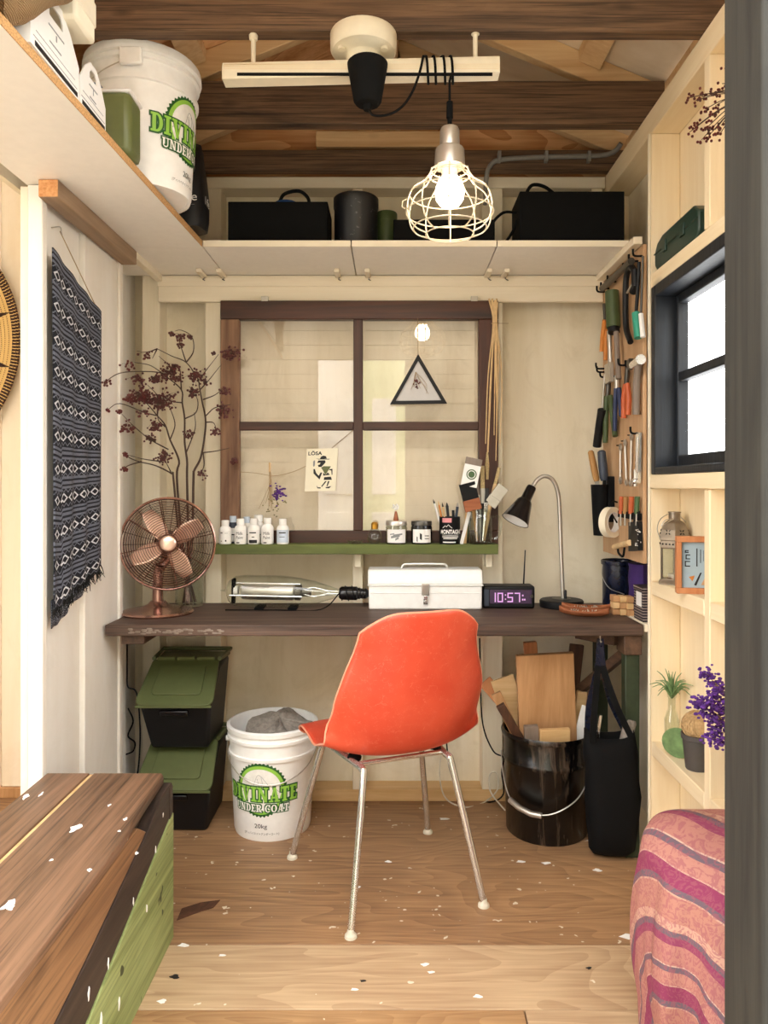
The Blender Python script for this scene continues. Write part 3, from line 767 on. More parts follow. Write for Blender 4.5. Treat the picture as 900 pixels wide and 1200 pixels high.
# ---------------------------------------------------------------- orange shell chair
ch = thing('shell_chair', 'orange fibreglass shell chair on chrome legs pushed toward the workbench', 'chair', (-.013, 2.293, 0), math.radians(21.7))
prof = smooth_path([(0,.262,.372),(0,.258,.412),(0,.215,.444),(0,.10,.436),(0,0,.420),(0,-.09,.418),(0,-.155,.445),(0,-.20,.51),(0,-.228,.60),(0,-.248,.70),(0,-.264,.79),(0,-.274,.858)], 4)
NP = len(prof) - 1
def lerp(keys, t):
    for (a, va), (b, vb) in zip(keys, keys[1:]):
        if t <= b:
            s = (t - a) / (b - a); s = s*s*(3-2*s); return va + (vb - va)*s
    return keys[-1][1]
def shell_pt(u, v, push=0):
    uu = 2*u - 1
    tt = v
    if v > .8: tt = v - (v-.8)/.2 * .085 * abs(uu)**5
    if v < .15: tt = v + (.15-v)/.15 * .07 * abs(uu)**4
    f = max(0, min(.9999, tt)) * NP; i = int(f); fr = f - i
    c = prof[i].lerp(prof[i+1], fr); tan = (prof[i+1] - prof[i]).normalized()
    n = Vector((0, tan.z, -tan.y)); n = -n if n.z < 0 and tt < .45 else n
    n = Vector((0, -(-tan.z), -tan.y)) if True else n
    w_ = lerp([(0,.20),(.15,.238),(.5,.250),(.7,.236),(.9,.186),(1,.158)], tt)
    k = lerp([(0,-.012),(.12,-.016),(.30,.000),(.45,.050),(.60,.095),(.78,.072),(1,.040)], tt)
    e = k * abs(uu)**2.4
    return Vector((.012 + uu*w_*(1-.03*abs(uu)**4), c.y, c.z)) + n*(e + push)
sh = MB().grid(lambda u, v: shell_pt(u, v), 28, 44)
shell = obj('shell', sh, M['orange_shell'], ch, solid=.005, normals=False, sharp=80)
bd = [shell_pt(i/28, 0) for i in range(29)] + [shell_pt(1, j/44) for j in range(1, 45)] + [shell_pt(1-i/28, 1) for i in range(1, 29)] + [shell_pt(0, 1-j/44) for j in range(1, 44)]
obj('rim', MB().tube(bd, .0032, 6, closed=True), M['shell_rim'], shell)
for sx in (-1, 1):
    rear = Vector((sx*.20, -.237, .012)); front = Vector((sx*.24, .237, .012))
    m1 = Vector((sx*.135, -.158, .398)); m2 = Vector((sx*.165, .135, .398))
    pr = [rear, rear.lerp(m1, .93), m1 + Vector((0, .012, .006)), m1 + Vector((0, .035, .008))]
    obj('leg', MB().tube(smooth_path(pr, 5), .010, 12), M['chrome'], ch)
    pf = [front, front.lerp(m2, .93), m2 + Vector((0, -.012, .006)), m2 + Vector((0, -.035, .008))]
    obj('leg', MB().tube(smooth_path(pf, 5), .010, 12), M['chrome'], ch)
    obj('side_rail', MB().tube([pr[-1], pf[-1]], .010, 12), M['chrome'], ch)
    for p in (rear, front):
        obj('foot_glide', MB().lathe([(.009,.022),(.0105,.014),(.012,.010),(.016,.007),(.017,.0),(.0,.0)], 16, (p.x, p.y, 0)), M['rubber'], ch)
    for y in (-.06, .06):
        obj('shock_mount', MB().lathe([(.0,0),(.02,0),(.022,.008),(.016,.016)], 14, (sx*.13, y, .404)), M['black_matte'], ch)
for y in (-.10, .09):
    obj('cross_bar', MB().tube([(-.145, y, .405), (.145, y, .405)], .0075, 10), M['chrome'], ch)

# ---------------------------------------------------------------- old window sash on the back wall
SYF = ST - .04
def back(px, py, Y=SYF): return at(px, py, Y)
def fr_box(x0, x1, y0, y1, ya, yb_):
    a = at(x0, y1, SYF); b = at(x1, y0, SYF); return (a.x, b.x, ya, yb_, a.z, b.z)
ws = thing('window_sash', 'old dark brown four-pane window sash hung on the cream wall', 'window frame', at(420, 638, ST-.02))
obj('top_rail', B(*fr_box(258, 584, 352, 374, SYF, ST-.002)), M['sash'], ws, world=True, bevel=.003)
obj('bottom_rail', B(*fr_box(258, 584, 622, 640, SYF, ST-.002)), M['sash'], ws, world=True, bevel=.003)
obj('stile', B(*fr_box(258, 280, 374, 622, SYF+.001, ST-.002)), M['sash_worn'], ws, world=True, bevel=.003)
obj('stile', B(*fr_box(561, 584, 374, 622, SYF+.001, ST-.002)), M['sash_v'], ws, world=True, bevel=.003)
obj('mullion', B(*fr_box(414, 425, 374, 622, SYF+.003, ST-.006)), M['sash_v'], ws, world=True, bevel=.003)
for x0, x1 in ((280, 414), (425, 561)):
    obj('glazing_bar', B(*fr_box(x0, x1, 494, 504, SYF+.004, ST-.006)), M['sash'], ws, world=True, bevel=.003)
    for y0, y1 in ((374, 494), (504, 622)):
        obj('pane', B(*fr_box(x0-1, x1+1, y0-1, y1+1, SYF+.018, SYF+.021)), M['glass'], ws, world=True)
for px in (310, 556):
    obj('clip', MB().box(*fr_box(px-4, px+4, 347, 353, SYF+.0, ST-.022)), M['steel'], ws, world=True, bevel=.001)

# ---------------------------------------------------------------- low bench with planked top at the front left
be = thing('bench', 'low plank bench with paint-splashed top and green painted side', 'bench', (-.755, 1.45, 0))
BT = .437; BX0, BX1, BY0, BY1 = -.92, -.585, .96, 2.0
obj('top_plank', B(BX0, -.806, BY0, BY1, BT-.03, BT), M['bench_top'], be, world=True, bevel=.003)
obj('inlay_strip', B(-.8055, -.796, BY0, BY1, BT-.02, BT-.004), M['tan_light'], be, world=True)
q = MB(); q.prism([(-.7955, BY0), (-.582, BY0), (-.582, 1.62), (-.592, 1.72), (-.604, BY1-.02), (-.614, BY1), (-.7955, BY1)], BT-.022, BT, lambda u, v, w_: Vector((u, v, w_)))
obj('top_plank', q, M['bench_top'], be, world=True, bevel=.003)
obj('core', B(BX0+.03, -.618, BY0+.02, BY1-.03, 0, BT-.031), M['bench_black'], be, world=True)
def side(poly, a, b): return MB().prism(poly, a, b, lambda u, v, w_: Vector((w_, u, v)))
# side boards: u = depth, v = height
obj('side_board', side([(BY0, .195), (1.44, .288), (1.80, .372), (1.74, .408), (1.62, .410), (BY0, .412)], -.6175, -.590), M['bench_brown'], be, world=True, bevel=.002)
obj('side_board', side([(BY0, .06), (1.44, .172), (BY1, .333), (BY1, .412), (1.92, .412), (1.80, .370), (1.44, .287), (BY0, .194)], -.6175, -.587), M['bench_black'], be, world=True, bevel=.002)
obj('side_board', side([(BY0, 0), (BY1, 0), (BY1, .332), (1.44, .171), (BY0, .059)], -.6175, -.583), M['bench_green'], be, world=True, bevel=.002)
obj('end_board', B(BX0, -.585, BY1-.025, BY1-.001, 0, BT-.031), M['bench_black'], be, world=True)
obj('end_board', B(BX0, -.585, BY0, BY0+.02, 0, BT-.031), M['bench_black'], be, world=True)
obj('side_board', B(BX0, BX0+.02, BY0, BY1, 0, BT-.031), M['bench_brown'], be, world=True)

def onz(px, py, z):
    d = F * (EYE - z) / (py - 570); return Vector(((px - 460) * d / F, d, z))
for k, (px, py, rx, ry) in enumerate([(88,971,.010,.018),(10,1060,.008,.020),(13,1064,.005,.010),(30,934,.006,.016),(48,931,.003,.012),(147,960,.004,.006),(128,944,.003,.006),(60,1008,.003,.004),(140,974,.003,.004),(105,1020,.004,.006),(160,1000,.003,.004)]):
    c = onz(px, py, BT); q = MB()
    q.prism([(rx*(1+.45*math.sin(3*t+k*2))*math.cos(t), ry*(1+.35*math.sin(2*t+k))*math.sin(t)) for t in [2*PI*i/14 for i in range(14)]], -.0005, .0012, lambda u, v, w_: c + Vector((u, v, w_)))
    obj('paint_splash', q, M['white_plastic'], be, world=True)
for k, (u, v, a_, b_) in enumerate([(1.50,.118,.006,.028),(1.60,.098,.004,.016),(1.78,.20,.004,.012),(1.86,.30,.003,.01),(1.70,.26,.003,.008),(1.55,.215,.003,.010),(1.45,.22,.004,.012),(1.92,.36,.003,.006)]):
    q = MB(); x = -.583 if v < .171+.29*(u-1.44) else -.587
    q.prism([(u+a_*(1+.4*math.sin(3*t+k))*math.cos(t), v+b_*(1+.3*math.sin(2*t+k))*math.sin(t)) for t in [2*PI*i/12 for i in range(12)]], x-.001, x+.001, lambda p, q_, w_: Vector((w_, p, q_)))
    obj('paint_splash', q, M['white_plastic'], be, world=True)

# ---------------------------------------------------------------- paint pails
def pail(name, label, loc, face, H=.372, R0=.134, R1=.155, bail=None, group=None, open_top=True):
    r = thing(name, label, 'bucket', loc, 0, group)
    body = MB()
    def rad(z): return R0 + (R1-R0)*z/H*.85
    pr = [(.0,.006),(R0-.014,.006),(R0-.012,0),(R0-.004,.0),(R0,.012),(rad(.27),.27),(rad(.275)+.007,.272),(rad(.28)+.007,.282),(rad(.286)+.001,.284),(rad(.325),.325),(rad(.326)+.008,.327),(rad(.33)+.008,.336),(rad(.34)+.003,.338),(R1-.004,.352),(R1+.004,.354),(R1+.005,H-.004),(R1,H),(R1-.006,H),(R1-.008,H-.01),(rad(.2)-.004,.2),(R0-.004,.012),(0,.010)]
    if not open_top: pr = pr[:17] + [(0, H)]
    body.lathe(pr, 48); obj('body', body, M['white_plastic'], r, sharp=50)
    def onto(z0, off):
        def fn(u, v):
            z = z0 + v; R = rad(z) + off; a = face + u / R0 * .93
            return Vector((R*math.cos(a), R*math.sin(a), z))
        return fn
    def disc(rf, off, zc, nr=7, na=72, half=None):
        mb = MB(); fn = onto(zc, off)
        vs = [fn(0, 0)]
        for i in range(1, nr+1):
            for k in range(na):
                a = 2*PI*k/na; rr = rf(k)*i/nr; vs.append(fn(rr*math.cos(a), rr*math.sin(a)))
        fs = [(0, 1+k, 1+(k+1) % na) for k in range(na)]
        for i in range(nr-1):
            for k in range(na):
                b0 = 1+i*na; b1 = 1+(i+1)*na; fs.append((b0+k, b1+k, b1+(k+1) % na, b0+(k+1) % na))
        return mb.add(vs, fs)
    zc = .178
    lg = obj('badge', disc(lambda k: .094 if k % 2 else .088, .0006, zc, na=84), M['logo_dark'], r, normals=False)
    obj('badge_ring', disc(lambda k: .083, .0010, zc), M['logo_light'], lg, normals=False)
    obj('badge_field', disc(lambda k: .072, .0014, zc), M['logo_white'], lg, normals=False)
    mt = MB(); fn = onto(zc, .002)
    for pts in ([(-.07,-.012),(-.045,.005),(-.025,.012),(-.012,.045),(-.004,.052),(.006,.046),(.016,.034),(.03,.018),(.05,.006),(.07,-.010)], [(-.01,.04),(-.005,.02),(-.012,.008)], [(.004,.045),(.008,.025),(.003,.01)]):
        mt.tube([fn(u, v) for u, v in smooth_path([(a, b, 0) for a, b in pts], 4) for u, v in [(u, v)]] if False else [fn(p.x, p.y) for p in smooth_path([(a, b, 0) for a, b in pts], 4)], .0006, 4)
    obj('mountain_line', mt, M['ink_grey'], lg)
    def ribbon(off, pad):
        mb = MB(); fn = onto(zc-.016, off)
        return mb.grid(lambda u, v: fn((u-.5)*(.262+2*pad), (v-.5)*(.058+2*pad)), 40, 2)
    a = MB(); slab_text(a, 'DIVINATE', onto(zc-.014, .0020), .262, .050, .0042); obj('lettering', a, M['logo_dark'], lg, normals=False, label='dark green outlined lettering')
    a = MB(); slab_text(a, 'DIVINATE', onto(zc-.014, .0030), .262, .050); obj('lettering', a, M['logo_light'], lg, normals=False, label='light green lettering')
    a = MB(); slab_text(a, 'UNDER COAT', onto(zc-.061, .0022), .200, .026, .0034); obj('lettering', a, M['logo_dark'], lg, normals=False)
    a = MB(); slab_text(a, 'UNDER COAT', onto(zc-.061, .0032), .200, .026); obj('lettering', a, M['logo_white'], lg, normals=False)
    a = MB(); put_text(a, '20kg', onto(.053, .0012), .046, .019, .0); obj('lettering', a, M['ink'], lg, normals=False)
    a = MB(); put_text(a, '[ディバイネイトアンダーコート]', onto(.028, .0012), .13, .010, .0); obj('lettering', a, M['ink'], lg, normals=False)
    if bail:
        ba, dip = bail          # direction (angle) towards which the bail hangs, lowest height
        pts = []
        for k in range(25):
            s = k/24; th = ba - PI/2 + PI*s
            z = .315 - (.315 - dip)*math.sin(PI*s)**.8
            pts.append(Vector(((rad(z)+.010)*math.cos(th), (rad(z)+.010)*math.sin(th), z)))
        obj('bail', MB().tube(pts, .0018, 6), M['steel'], r)
        for s in (-1, 1):
            th = ba + s*PI/2; mb = MB()
            c = Vector((rad(.315)*math.cos(th), rad(.315)*math.sin(th), .312))
            mb.cyl(c*1, c + Vector((math.cos(th)*.014, math.sin(th)*.014, 0)), .012, .009, 12); obj('bail_ear', mb, M['white_plastic'], r)
    return r
p1 = pail('paint_pail', 'white paint pail with green print standing beside the green-lidded bins', (-.425, 2.665, 0), math.radians(-98), bail=(math.radians(-86), .20))
p2 = pail('paint_pail', 'white paint pail with green print on the high shelf', (-.714, 2.15, ZS), math.radians(-12), bail=None, open_top=False)
obj('lid', MB().lathe([(.0,.374),(.15,.374),(.158,.371),(.162,.36),(.163,.345),(.160,.343)], 40), M['white_plastic'], p2)
obj('bail', MB().tube(smooth_path([(.03,-.157,.325),(-.045,-.165,.285),(-.10,-.15,.255)], 5), .0018, 6), M['steel'], p2)
obj('bail_ear', MB().box(-.01,.05,-.166,-.150,.30,.345), M['white_plastic'], p2, bevel=.004)
# rag in the lower pail
rg = MB(); random.seed(5)
def ragf(u, v):
    a = 2*PI*u; r_ = .137*(1-v**2.2)
    z = .31 + .05*v + .018*math.sin(5*a + 3*v) * (1-v) + .010*math.sin(9*a+1)*v
    if math.sin(a) > 0: z += .045*math.sin(a)**.7*(1-v*.5)
    return Vector((-.405 + r_*math.cos(a)*.9, 2.69 + r_*math.sin(a)*.8, z))
rg.grid(ragf, 40, 14)
o = obj('rag', rg, M['rag'], org=(-.405, 2.69, .30), solid=.003, sharp=60); tag(o, 'crumpled grey rag stuffed in the white pail', 'rag')

# black enamel drum with wood offcuts
bb = thing('enamel_bucket', 'black enamelled bucket full of wood offcuts under the workbench', 'bucket', (.54, 2.635, 0))
obj('body', MB().lathe([(0,.004),(.13,.004),(.135,0),(.140,.006),(.146,.245),(.151,.250),(.151,.262),(.147,.267),(.149,.335),(.156,.338),(.158,.348),(.154,.355),(.147,.352),(.142,.30),(.135,.012),(0,.010)], 48), M['enamel'], bb, sharp=50)
pts = []
for k in range(29):
    s = k/28; th = -PI*.96 + PI*.86*s; z = .285 - .165*math.sin(PI*min(1, s*1.15)**.9)**.75 if s < .87 else .285 - .165*math.sin(PI*min(1, s*1.15)**.9)**.75
    pts.append(Vector((.156*math.cos(th), .156*math.sin(th), max(.11, z))))
pts = [Vector((.158*math.cos(math.radians(a)), .158*math.sin(math.radians(a)), z)) for a, z in [(-185,.27),(-170,.20),(-155,.145),(-140,.12),(-120,.112),(-100,.115),(-80,.135),(-60,.165),(-40,.215),(-20,.27),(-8,.29)]]
obj('bail', MB().tube(smooth_path(pts, 4), .0022, 6), M['steel'], bb)
obj('bail_grip', MB().tube([(.163*math.cos(math.radians(a)), .163*math.sin(math.radians(a)), z) for a, z in [(-150,.135),(-135,.122),(-120,.113),(-107,.112)]], .010, 10), M['steel'], bb)
def offcut(label, c0, c1, wv, th, m, roll=0, group=None):
    """a length of timber from c0 to c1, wv wide across the view, th thick"""
    c0 = Vector(c0); c1 = Vector(c1); mb = MB(); d = (c1-c0).normalized()
    up = Vector((math.sin(roll), -math.cos(roll), 0))
    mb.bar(c0, c1, wv, th, up)
    o = obj('wood_offcut', mb, m, org=c0, bevel=.0025); tag(o, label, 'wood offcut', 'offcuts in the black bucket'); return o
offcut('large plain brown plank standing in the black bucket', (.555, 2.625, .02), at(638, 766, 2.57), .197, .022, M['tan'])
offcut('short pale grey block at the rim of the black bucket', (.478, 2.545, .20), at(622, 850, 2.528), .047, .022, M['grey_handle'])
offcut('short yellow pine block at the rim of the black bucket', (.546, 2.537, .20), at(650, 854, 2.525), .104, .02, M['tan_light'], .1)
offcut('orange offcut end rising behind the large plank', (.54, 2.70, .05), at(621, 752, 2.715), .046, .03, M['tan_orange'])
offcut('wide pale board leaning left out of the black bucket', (.545, 2.665, .10), at(588, 794, 2.69), .085, .016, M['tan_light'])
offcut('pinkish offcut leaning far left out of the black bucket', (.58, 2.70, .22), at(568, 798, 2.74), .050, .016, M['tan_orange'])
offcut('dark brown slat leaning left out of the black bucket', (.585, 2.63, .08), at(586, 826, 2.565), .030, .018, M['brown_dark'])
offcut('thin tan slat leaning left at the bucket rim', (.545, 2.64, .10), at(581, 812, 2.62), .034, .014, M['tan'])
offcut('dark brown wedge standing right of the large plank', (.60, 2.705, .05), at(676, 755, 2.725), .05, .018, M['brown_dark'])
offcut('small pale offcut end right of the large plank', (.605, 2.65, .06), at(682, 810, 2.655), .035, .02, M['tan_light'])
offcut('long pale stick leaning right out of the black bucket', (.50, 2.665, .05), at(699, 800, 2.68), .026, .014, M['tan_light'])
offcut('white painted strip with bolt holes in the black bucket', (.565, 2.60, .05), at(689, 828, 2.60), .042, .010, M['white_plastic'])

# ---------------------------------------------------------------- tote bag
tb = thing('tote_bag', 'black canvas tote bag hanging from the workbench corner', 'bag', (.715, 2.47, 0))
def tote(off=0):
    loops = []
    for z, x0, x1, d in [(.012,.655,.765,.02),(.03,.642,.782,.040),(.10,.634,.792,.050),(.20,.629,.797,.052),(.28,.626,.796,.046),(.34,.622,.792,.04),(.402,.624,.776,.036)]:
        l = []
        for k in range(32):
            a = 2*PI*k/32; cx = (x0+x1)/2; hx = (x1-x0)/2
            ca = abs(math.cos(a))**.6*(1 if math.cos(a) > 0 else -1); sa = abs(math.sin(a))**.8*(1 if math.sin(a) > 0 else -1)
            zz = z + (.018*math.cos(a)**2 - .012*abs(math.sin(a)))*(1 if z > .4 else 0)
            l.append(Vector((cx + hx*ca + .004*math.sin(z*40+a*3), 2.435 + d*sa + .006*math.sin(9*z*PI+2*a), zz)))
        loops.append(l)
    return loops
mb = MB(); L_ = tote(); mb.loft(L_, cap=False); mb.add(L_[0], [tuple(range(32))])
obj('bag_body', mb, M['black_matte'], tb, world=True, solid=.003, sharp=70)
hk = Vector((.672, 2.43, .706))
for a0, y in ((.638, 2.40), (.64, 2.465)):
    pts = smooth_path([(a0, y, .38), (.645, y, .48), (.665, 2.43, .62), hk, (.680, 2.43, .62), (.715, y, .50), (.762, y, .40)], 5)
    mb = MB()
    for p, q_ in zip(pts, pts[1:]): mb.bar(p, q_ + (q_-p)*.15, .020, .003, (0,1,0))
    obj('strap', mb, M['navy'] if y > 2.45 else M['black_matte'], tb, world=True)
obj('hook', MB().tube(smooth_path([(.672,2.43,.7205),(.672,2.43,.705),(.672,2.425,.697),(.672,2.418,.70)], 4), .002, 6), M['steel'], tb, world=True)
o = obj('rolled_paper', MB().lathe([(0,0),(.018,.002),(.020,.02),(.020,.12),(.016,.128),(0,.13)], 16, M=Matrix.Translation((.742,2.435,.32)) @ Matrix.Rotation(.25,4,'Y')), M['rag'], org=None); tag(o, 'pale rolled cloth sticking out of the black tote', 'cloth')
o = obj('chrome_rod', MB().tube([(.66,2.44,.30),(.668,2.43,.42),(.672,2.425,.46)], .005, 8), M['chrome']); tag(o, 'shiny metal rod poking from the black tote', 'rod')

# ---------------------------------------------------------------- stacking bins
def bin_(label, z0, dx):
    r = thing('storage_bin', label, 'storage bin', (-.75, 2.70, z0), 0, 'stacked bins under the workbench')
    X0, X1 = -.875+dx, -.615+dx
    # body: section in (y,z), front leaning out
    sec = [(2.615,0),(2.85,0),(2.853,.275),(2.70,.275),(2.555,.165)]
    b = MB()
    lo = [Vector((X0+.03, y, z0+z)) if z == 0 else Vector((X0+.008, y, z0+z)) for y, z in sec]
    hi = [Vector((X1-.03, y, z0+z)) if z == 0 else Vector((X1-.008, y, z0+z)) for y, z in sec]
    b.loft([lo, hi]); obj('body', b, M['black_plastic'], r, world=True, bevel=.012)
    # rim and fixed rear lid
    q = MB(); q.prism([(X0+.02,2.70),(X1-.02,2.70),(X1-.004,2.852),(X0+.004,2.852)], z0+.275, z0+.287, lambda u, v, w_: Vector((u, v, w_))); rear = obj('rear_lid', q, M['green_lid'], r, world=True, bevel=.004)
    obj('rear_lip', MB().tube([(X0+.012,2.705,z0+.293),(X0+.002,2.852,z0+.297),(X1-.002,2.852,z0+.297),(X1-.012,2.705,z0+.293)], .008, 6), M['green_lid'], rear, world=True)
    # hinged front flap with raised field
    n = Vector((0, -.11, .145)).normalized()
    def flap(u, v, h):   # u across 0..1, v 0 hinge .. 1 front
        x0 = X0 + .012 - .016*v; x1 = X1 - .012 + .016*v
        p = Vector((x0 + (x1-x0)*u, 2.703 - .168*v, z0 + .288 - .118*v)); return p + Vector((0, -.57, .82))*h
    def rounded(w0, w1, v0, v1, rr=.1):
        pts = []
        for cx, cy, a0 in ((w1-rr*.6, v1-rr, 0), (w0+rr*.6, v1-rr, 90), (w0+rr*.6, v0+rr*.3, 180), (w1-rr*.6, v0+rr*.3, 270)):
            ry = rr if a0 < 180 else rr*.3
            for k in range(6):
                a = math.radians(a0 + 18*k); pts.append((cx + rr*.6*math.cos(a), cy + ry*math.sin(a)))
        return pts
    q = MB(); q.prism(rounded(0, 1, 0, 1, .16), -.004, .006, flap); fo = obj('front_flap', q, M['green_lid'], r, world=True, bevel=.002)
    q = MB(); q.prism(rounded(.17, .83, .18, .80, .09), .004, .0125, flap); obj('raised_field', q, M['green_lid'], fo, world=True, bevel=.0015)
    q = MB()
    for x in (.2, .5, .8):
        q.tube([flap(x-.13, .0, .008), flap(x+.13, .0, .008)], .007, 8)
    obj('hinge', q, M['olive'], fo, world=True)
    q = MB(); q.tube([flap(.02, 1.0, -.003), flap(.98, 1.0, -.003)], .0045, 6); obj('flap_lip', q, M['green_lid'], fo, world=True)
    q = MB(); q.box(-.80+dx, -.70+dx, 2.555, 2.572, z0+.128, z0+.150); obj('grip', q, M['black_glossy'], r, world=True, bevel=.006)
    return r
bin_('black storage bin with green flap lid standing on the floor', 0, 0)
bin_('black storage bin with green flap lid, upper one of its stack', .2875, .004)
# ---------------------------------------------------------------- lighting rail and cage pendant
LY = 1.95; LF = F / LY
def lp(px, py, dy=0): return at(px, py, LY + dy)
rl = thing('lighting_rail', 'cream lighting rail with round ceiling rose under the dark beam', 'light rail', lp(425, 62, .02))
a = lp(260, 84); b = lp(586, 76)
rb = MB()
sec = [(-.022,-.020),(.022,-.020),(.022,.026),(-.016,.026),(-.022,.012)]
rb.loft([[Vector((a.x, LY+u+.02, a.z+v)) for u, v in sec], [Vector((b.x, LY+u+.02, b.z+v)) for u, v in sec]])
obj('rail', rb, M['cream_plastic'], rl, world=True, bevel=.002)
obj('rail_slot', MB().box(a.x+.04, b.x-.02, LY-.0032, LY-.001, a.z-.012, a.z-.004, None), M['black_matte'], rl, world=True)
for k in range(4):
    z = b.z + .014 + k*.003
    obj('rail_groove', MB().box(a.x+.005, b.x-.004, LY-.0026, LY-.0012, a.z+.008-k*.004+.010, a.z+.0088-k*.004+.010), M['pine_x'], rl, world=True)
rc = lp(426, 40, .025)
obj('ceiling_rose', MB().lathe([(0,.060),(.086,.060),(.088,.056),(.087,.020),(.082,.013),(.052,.009),(.047,.004),(.046,-.030),(0,-.030)], 40, (rc.x, rc.y, 2.386-.060)), M['cream_plastic'], rl, world=True)
for dx in (-.055, .055):
    obj('rose_lug', MB().cyl((rc.x+dx, rc.y-.03, 2.330), (rc.x+dx, rc.y-.03, 2.342), .010), M['cream_plastic'], rl, world=True)
for px, py in ((297, 42), (557, 36)):
    p = lp(px, py, .02)
    obj('rail_pin', MB().lathe([(.006,-.08),(.0065,-.012),(.011,-.010),(.012,0),(.008,.006),(0,.006)], 14, (p.x, LY+.02, p.z)), M['cream_plastic'], rl, world=True)
pe = thing('pendant_lamp', 'pale wire cage pendant lamp with glowing bulb hanging from the rail', 'lamp', lp(528, 152))
c0 = lp(431, 100)
obj('plug_cup', MB().lathe([(0,.048),(.048,.048),(.052,.044),(.051,.034),(.036,-.052),(.030,-.060),(.012,-.062),(.010,-.075),(0,-.075)], 32, (c0.x, LY-.02, c0.z)), M['black_matte'], pe, world=True)
px_ = lambda x, y, dy=-.02: lp(x, y, dy)
cord = [(432,128),(438,135),(456,134),(472,124),(484,106),(492,84),(496,66)]
cp = smooth_path([px_(x, y) for x, y in cord], 6)
for k, x in enumerate((499, 508, 519, 528)):          # wound round the rail
    for s in range(12):
        th = PI/2 + 2*PI*(s+.5)/12
        q = lp(x + s*.6, 78); cp.append(Vector((q.x, LY+.02 + .031*math.cos(th), q.z + .002 + .033*math.sin(th))))
cp += smooth_path([lp(527, 95, -.012), lp(527, 120), lp(527, 152)], 4)
obj('cord', MB().tube(cp, .0034, 7), M['black_matte'], pe, world=True)
top = lp(527, 152)
obj('strain_relief', MB().lathe([(.004,.075),(.008,.072),(.009,.03),(.006,.028),(.006,0)], 12, (top.x, LY, top.z)), M['black_matte'], pe, world=True)
obj('socket', MB().lathe([(0,.004),(.022,.004),(.025,-.002),(.026,-.045),(.036,-.050),(.038,-.054),(.040,-.098),(.034,-.100),(0,-.098)], 32, (top.x, LY, top.z)), M['steel'], pe, world=True)
cz = top.z
cageP = [(.048,-.102),(.052,-.115),(.066,-.135),(.095,-.155),(.110,-.185),(.1135,-.215),(.106,-.242),(.088,-.262),(.062,-.272)]
mw = plain('cage_wire_paint', '#e9dcc2', .4, .2); M['cage'] = mw
cg = MB()
for r_, z in ((.048,-.106),(.053,-.120),(.104,-.168),(.1135,-.215),(.062,-.272),(.095,-.256)):
    cg.tube(ring((0,0,z), r_, 'Z', 40), .0018, 6, closed=True)
for k in range(10):
    th = 2*PI*(k+.35)/10
    cg.tube([Vector((r_*math.cos(th), r_*math.sin(th), z)) for r_, z in [(p.x, p.y) for p in smooth_path([(r, z, 0) for r, z in cageP], 3)]], .0018, 6)
cg.tube([(-.112,0,-.18),(-.122,0,-.185),(-.124,0,-.2),(-.116,0,-.205)], .0015, 5)
cg.v = [v + Vector((top.x, LY, cz)) for v in cg.v]
obj('cage', cg, mw, pe, world=True)
obj('bulb_neck', MB().lathe([(.020,-.098),(.021,-.118),(.024,-.126),(0,-.126)], 20, (top.x, LY, cz)), M['white_plastic'], pe, world=True)
obj('bulb', MB().lathe([(.018,-.120),(.026,-.132),(.035,-.148),(.038,-.165),(.035,-.182),(.025,-.196),(.012,-.202),(0,-.203)], 28, (top.x, LY, cz)), M['bulb_glow'], pe, world=True)

# ---------------------------------------------------------------- copper fan
FY = 2.60
fn_c = at(197, 637, FY); base = at(185, 717, 2.62); base.z = TZ
fa = thing('desk_fan', 'polished copper desk fan on the left end of the workbench', 'fan', (base.x, base.y, TZ))
obj('base', MB().lathe([(0,0),(.119,0),(.122,.006),(.118,.012),(.09,.018),(.055,.024),(.034,.034),(.026,.044),(0,.044)], 44), M['copper'], fa)
obj('neck', MB().tube([(0,0,.04),(0,.0,.14),(.01,-.01,.17)], [.019,.0165,.016], 18), M['copper'], fa)
yaw = math.radians(17); tilt = math.radians(-5)
Mf = Matrix.Translation(fn_c) @ Matrix.Rotation(yaw, 4, 'Z') @ Matrix.Rotation(PI/2 + tilt, 4, 'X')   # local +Z = towards the viewer
def fmb(): q = MB(); q.M = Mf; return q
R_ = .158
q = fmb().tube(ring((0,0,0), R_, 'Z', 56), .0045, 8, closed=True); obj('guard_rim', q, M['copper'], fa, world=True)
def dome(r_, d): return d * math.sqrt(max(0, 1 - (r_/(R_*1.02))**2))**.9
q = fmb()
for i in range(17):
    r_ = .030 + (R_-.034)*i/16; q.tube(ring((0,0,dome(r_, .052)), r_, 'Z', 48), .0011, 4, closed=True)
for k in range(8):
    th = 2*PI*k/8 + .2; q.tube([(r_*math.cos(th), r_*math.sin(th), dome(r_, .050)) for r_ in (.02,.05,.08,.11,.14,R_)], .0015, 4)
obj('front_guard', q, M['copper'], fa, world=True)
q = fmb()
for i in range(15):
    r_ = .045 + (R_-.049)*i/14; q.tube(ring((0,0,-dome(r_, .062)), r_, 'Z', 48), .0012, 4, closed=True)
for k in range(22):
    th = 2*PI*k/22; q.tube([(r_*math.cos(th), r_*math.sin(th), -dome(r_, .061)) for r_ in (.04,.08,.11,.14,R_)], .0012, 4)
obj('rear_guard', q, M['copper_dark'], fa, world=True)
for k, th in enumerate((122, 205, 300, 32)):
    th = math.radians(th); q = fmb()
    def bl(u, v, th=th):
        r_ = .028 + .105*v; w_ = (.030 + .030*math.sin(PI*min(1, v*.85+.1)))*(u-.5)
        z = -.006 + .030*(u-.5)
        return Vector((r_*math.cos(th) - w_*math.sin(th), r_*math.sin(th) + w_*math.cos(th), z))
    q.grid(bl, 8, 12); obj('blade', q, M['copper_pale'], fa, world=True, solid=.0015)
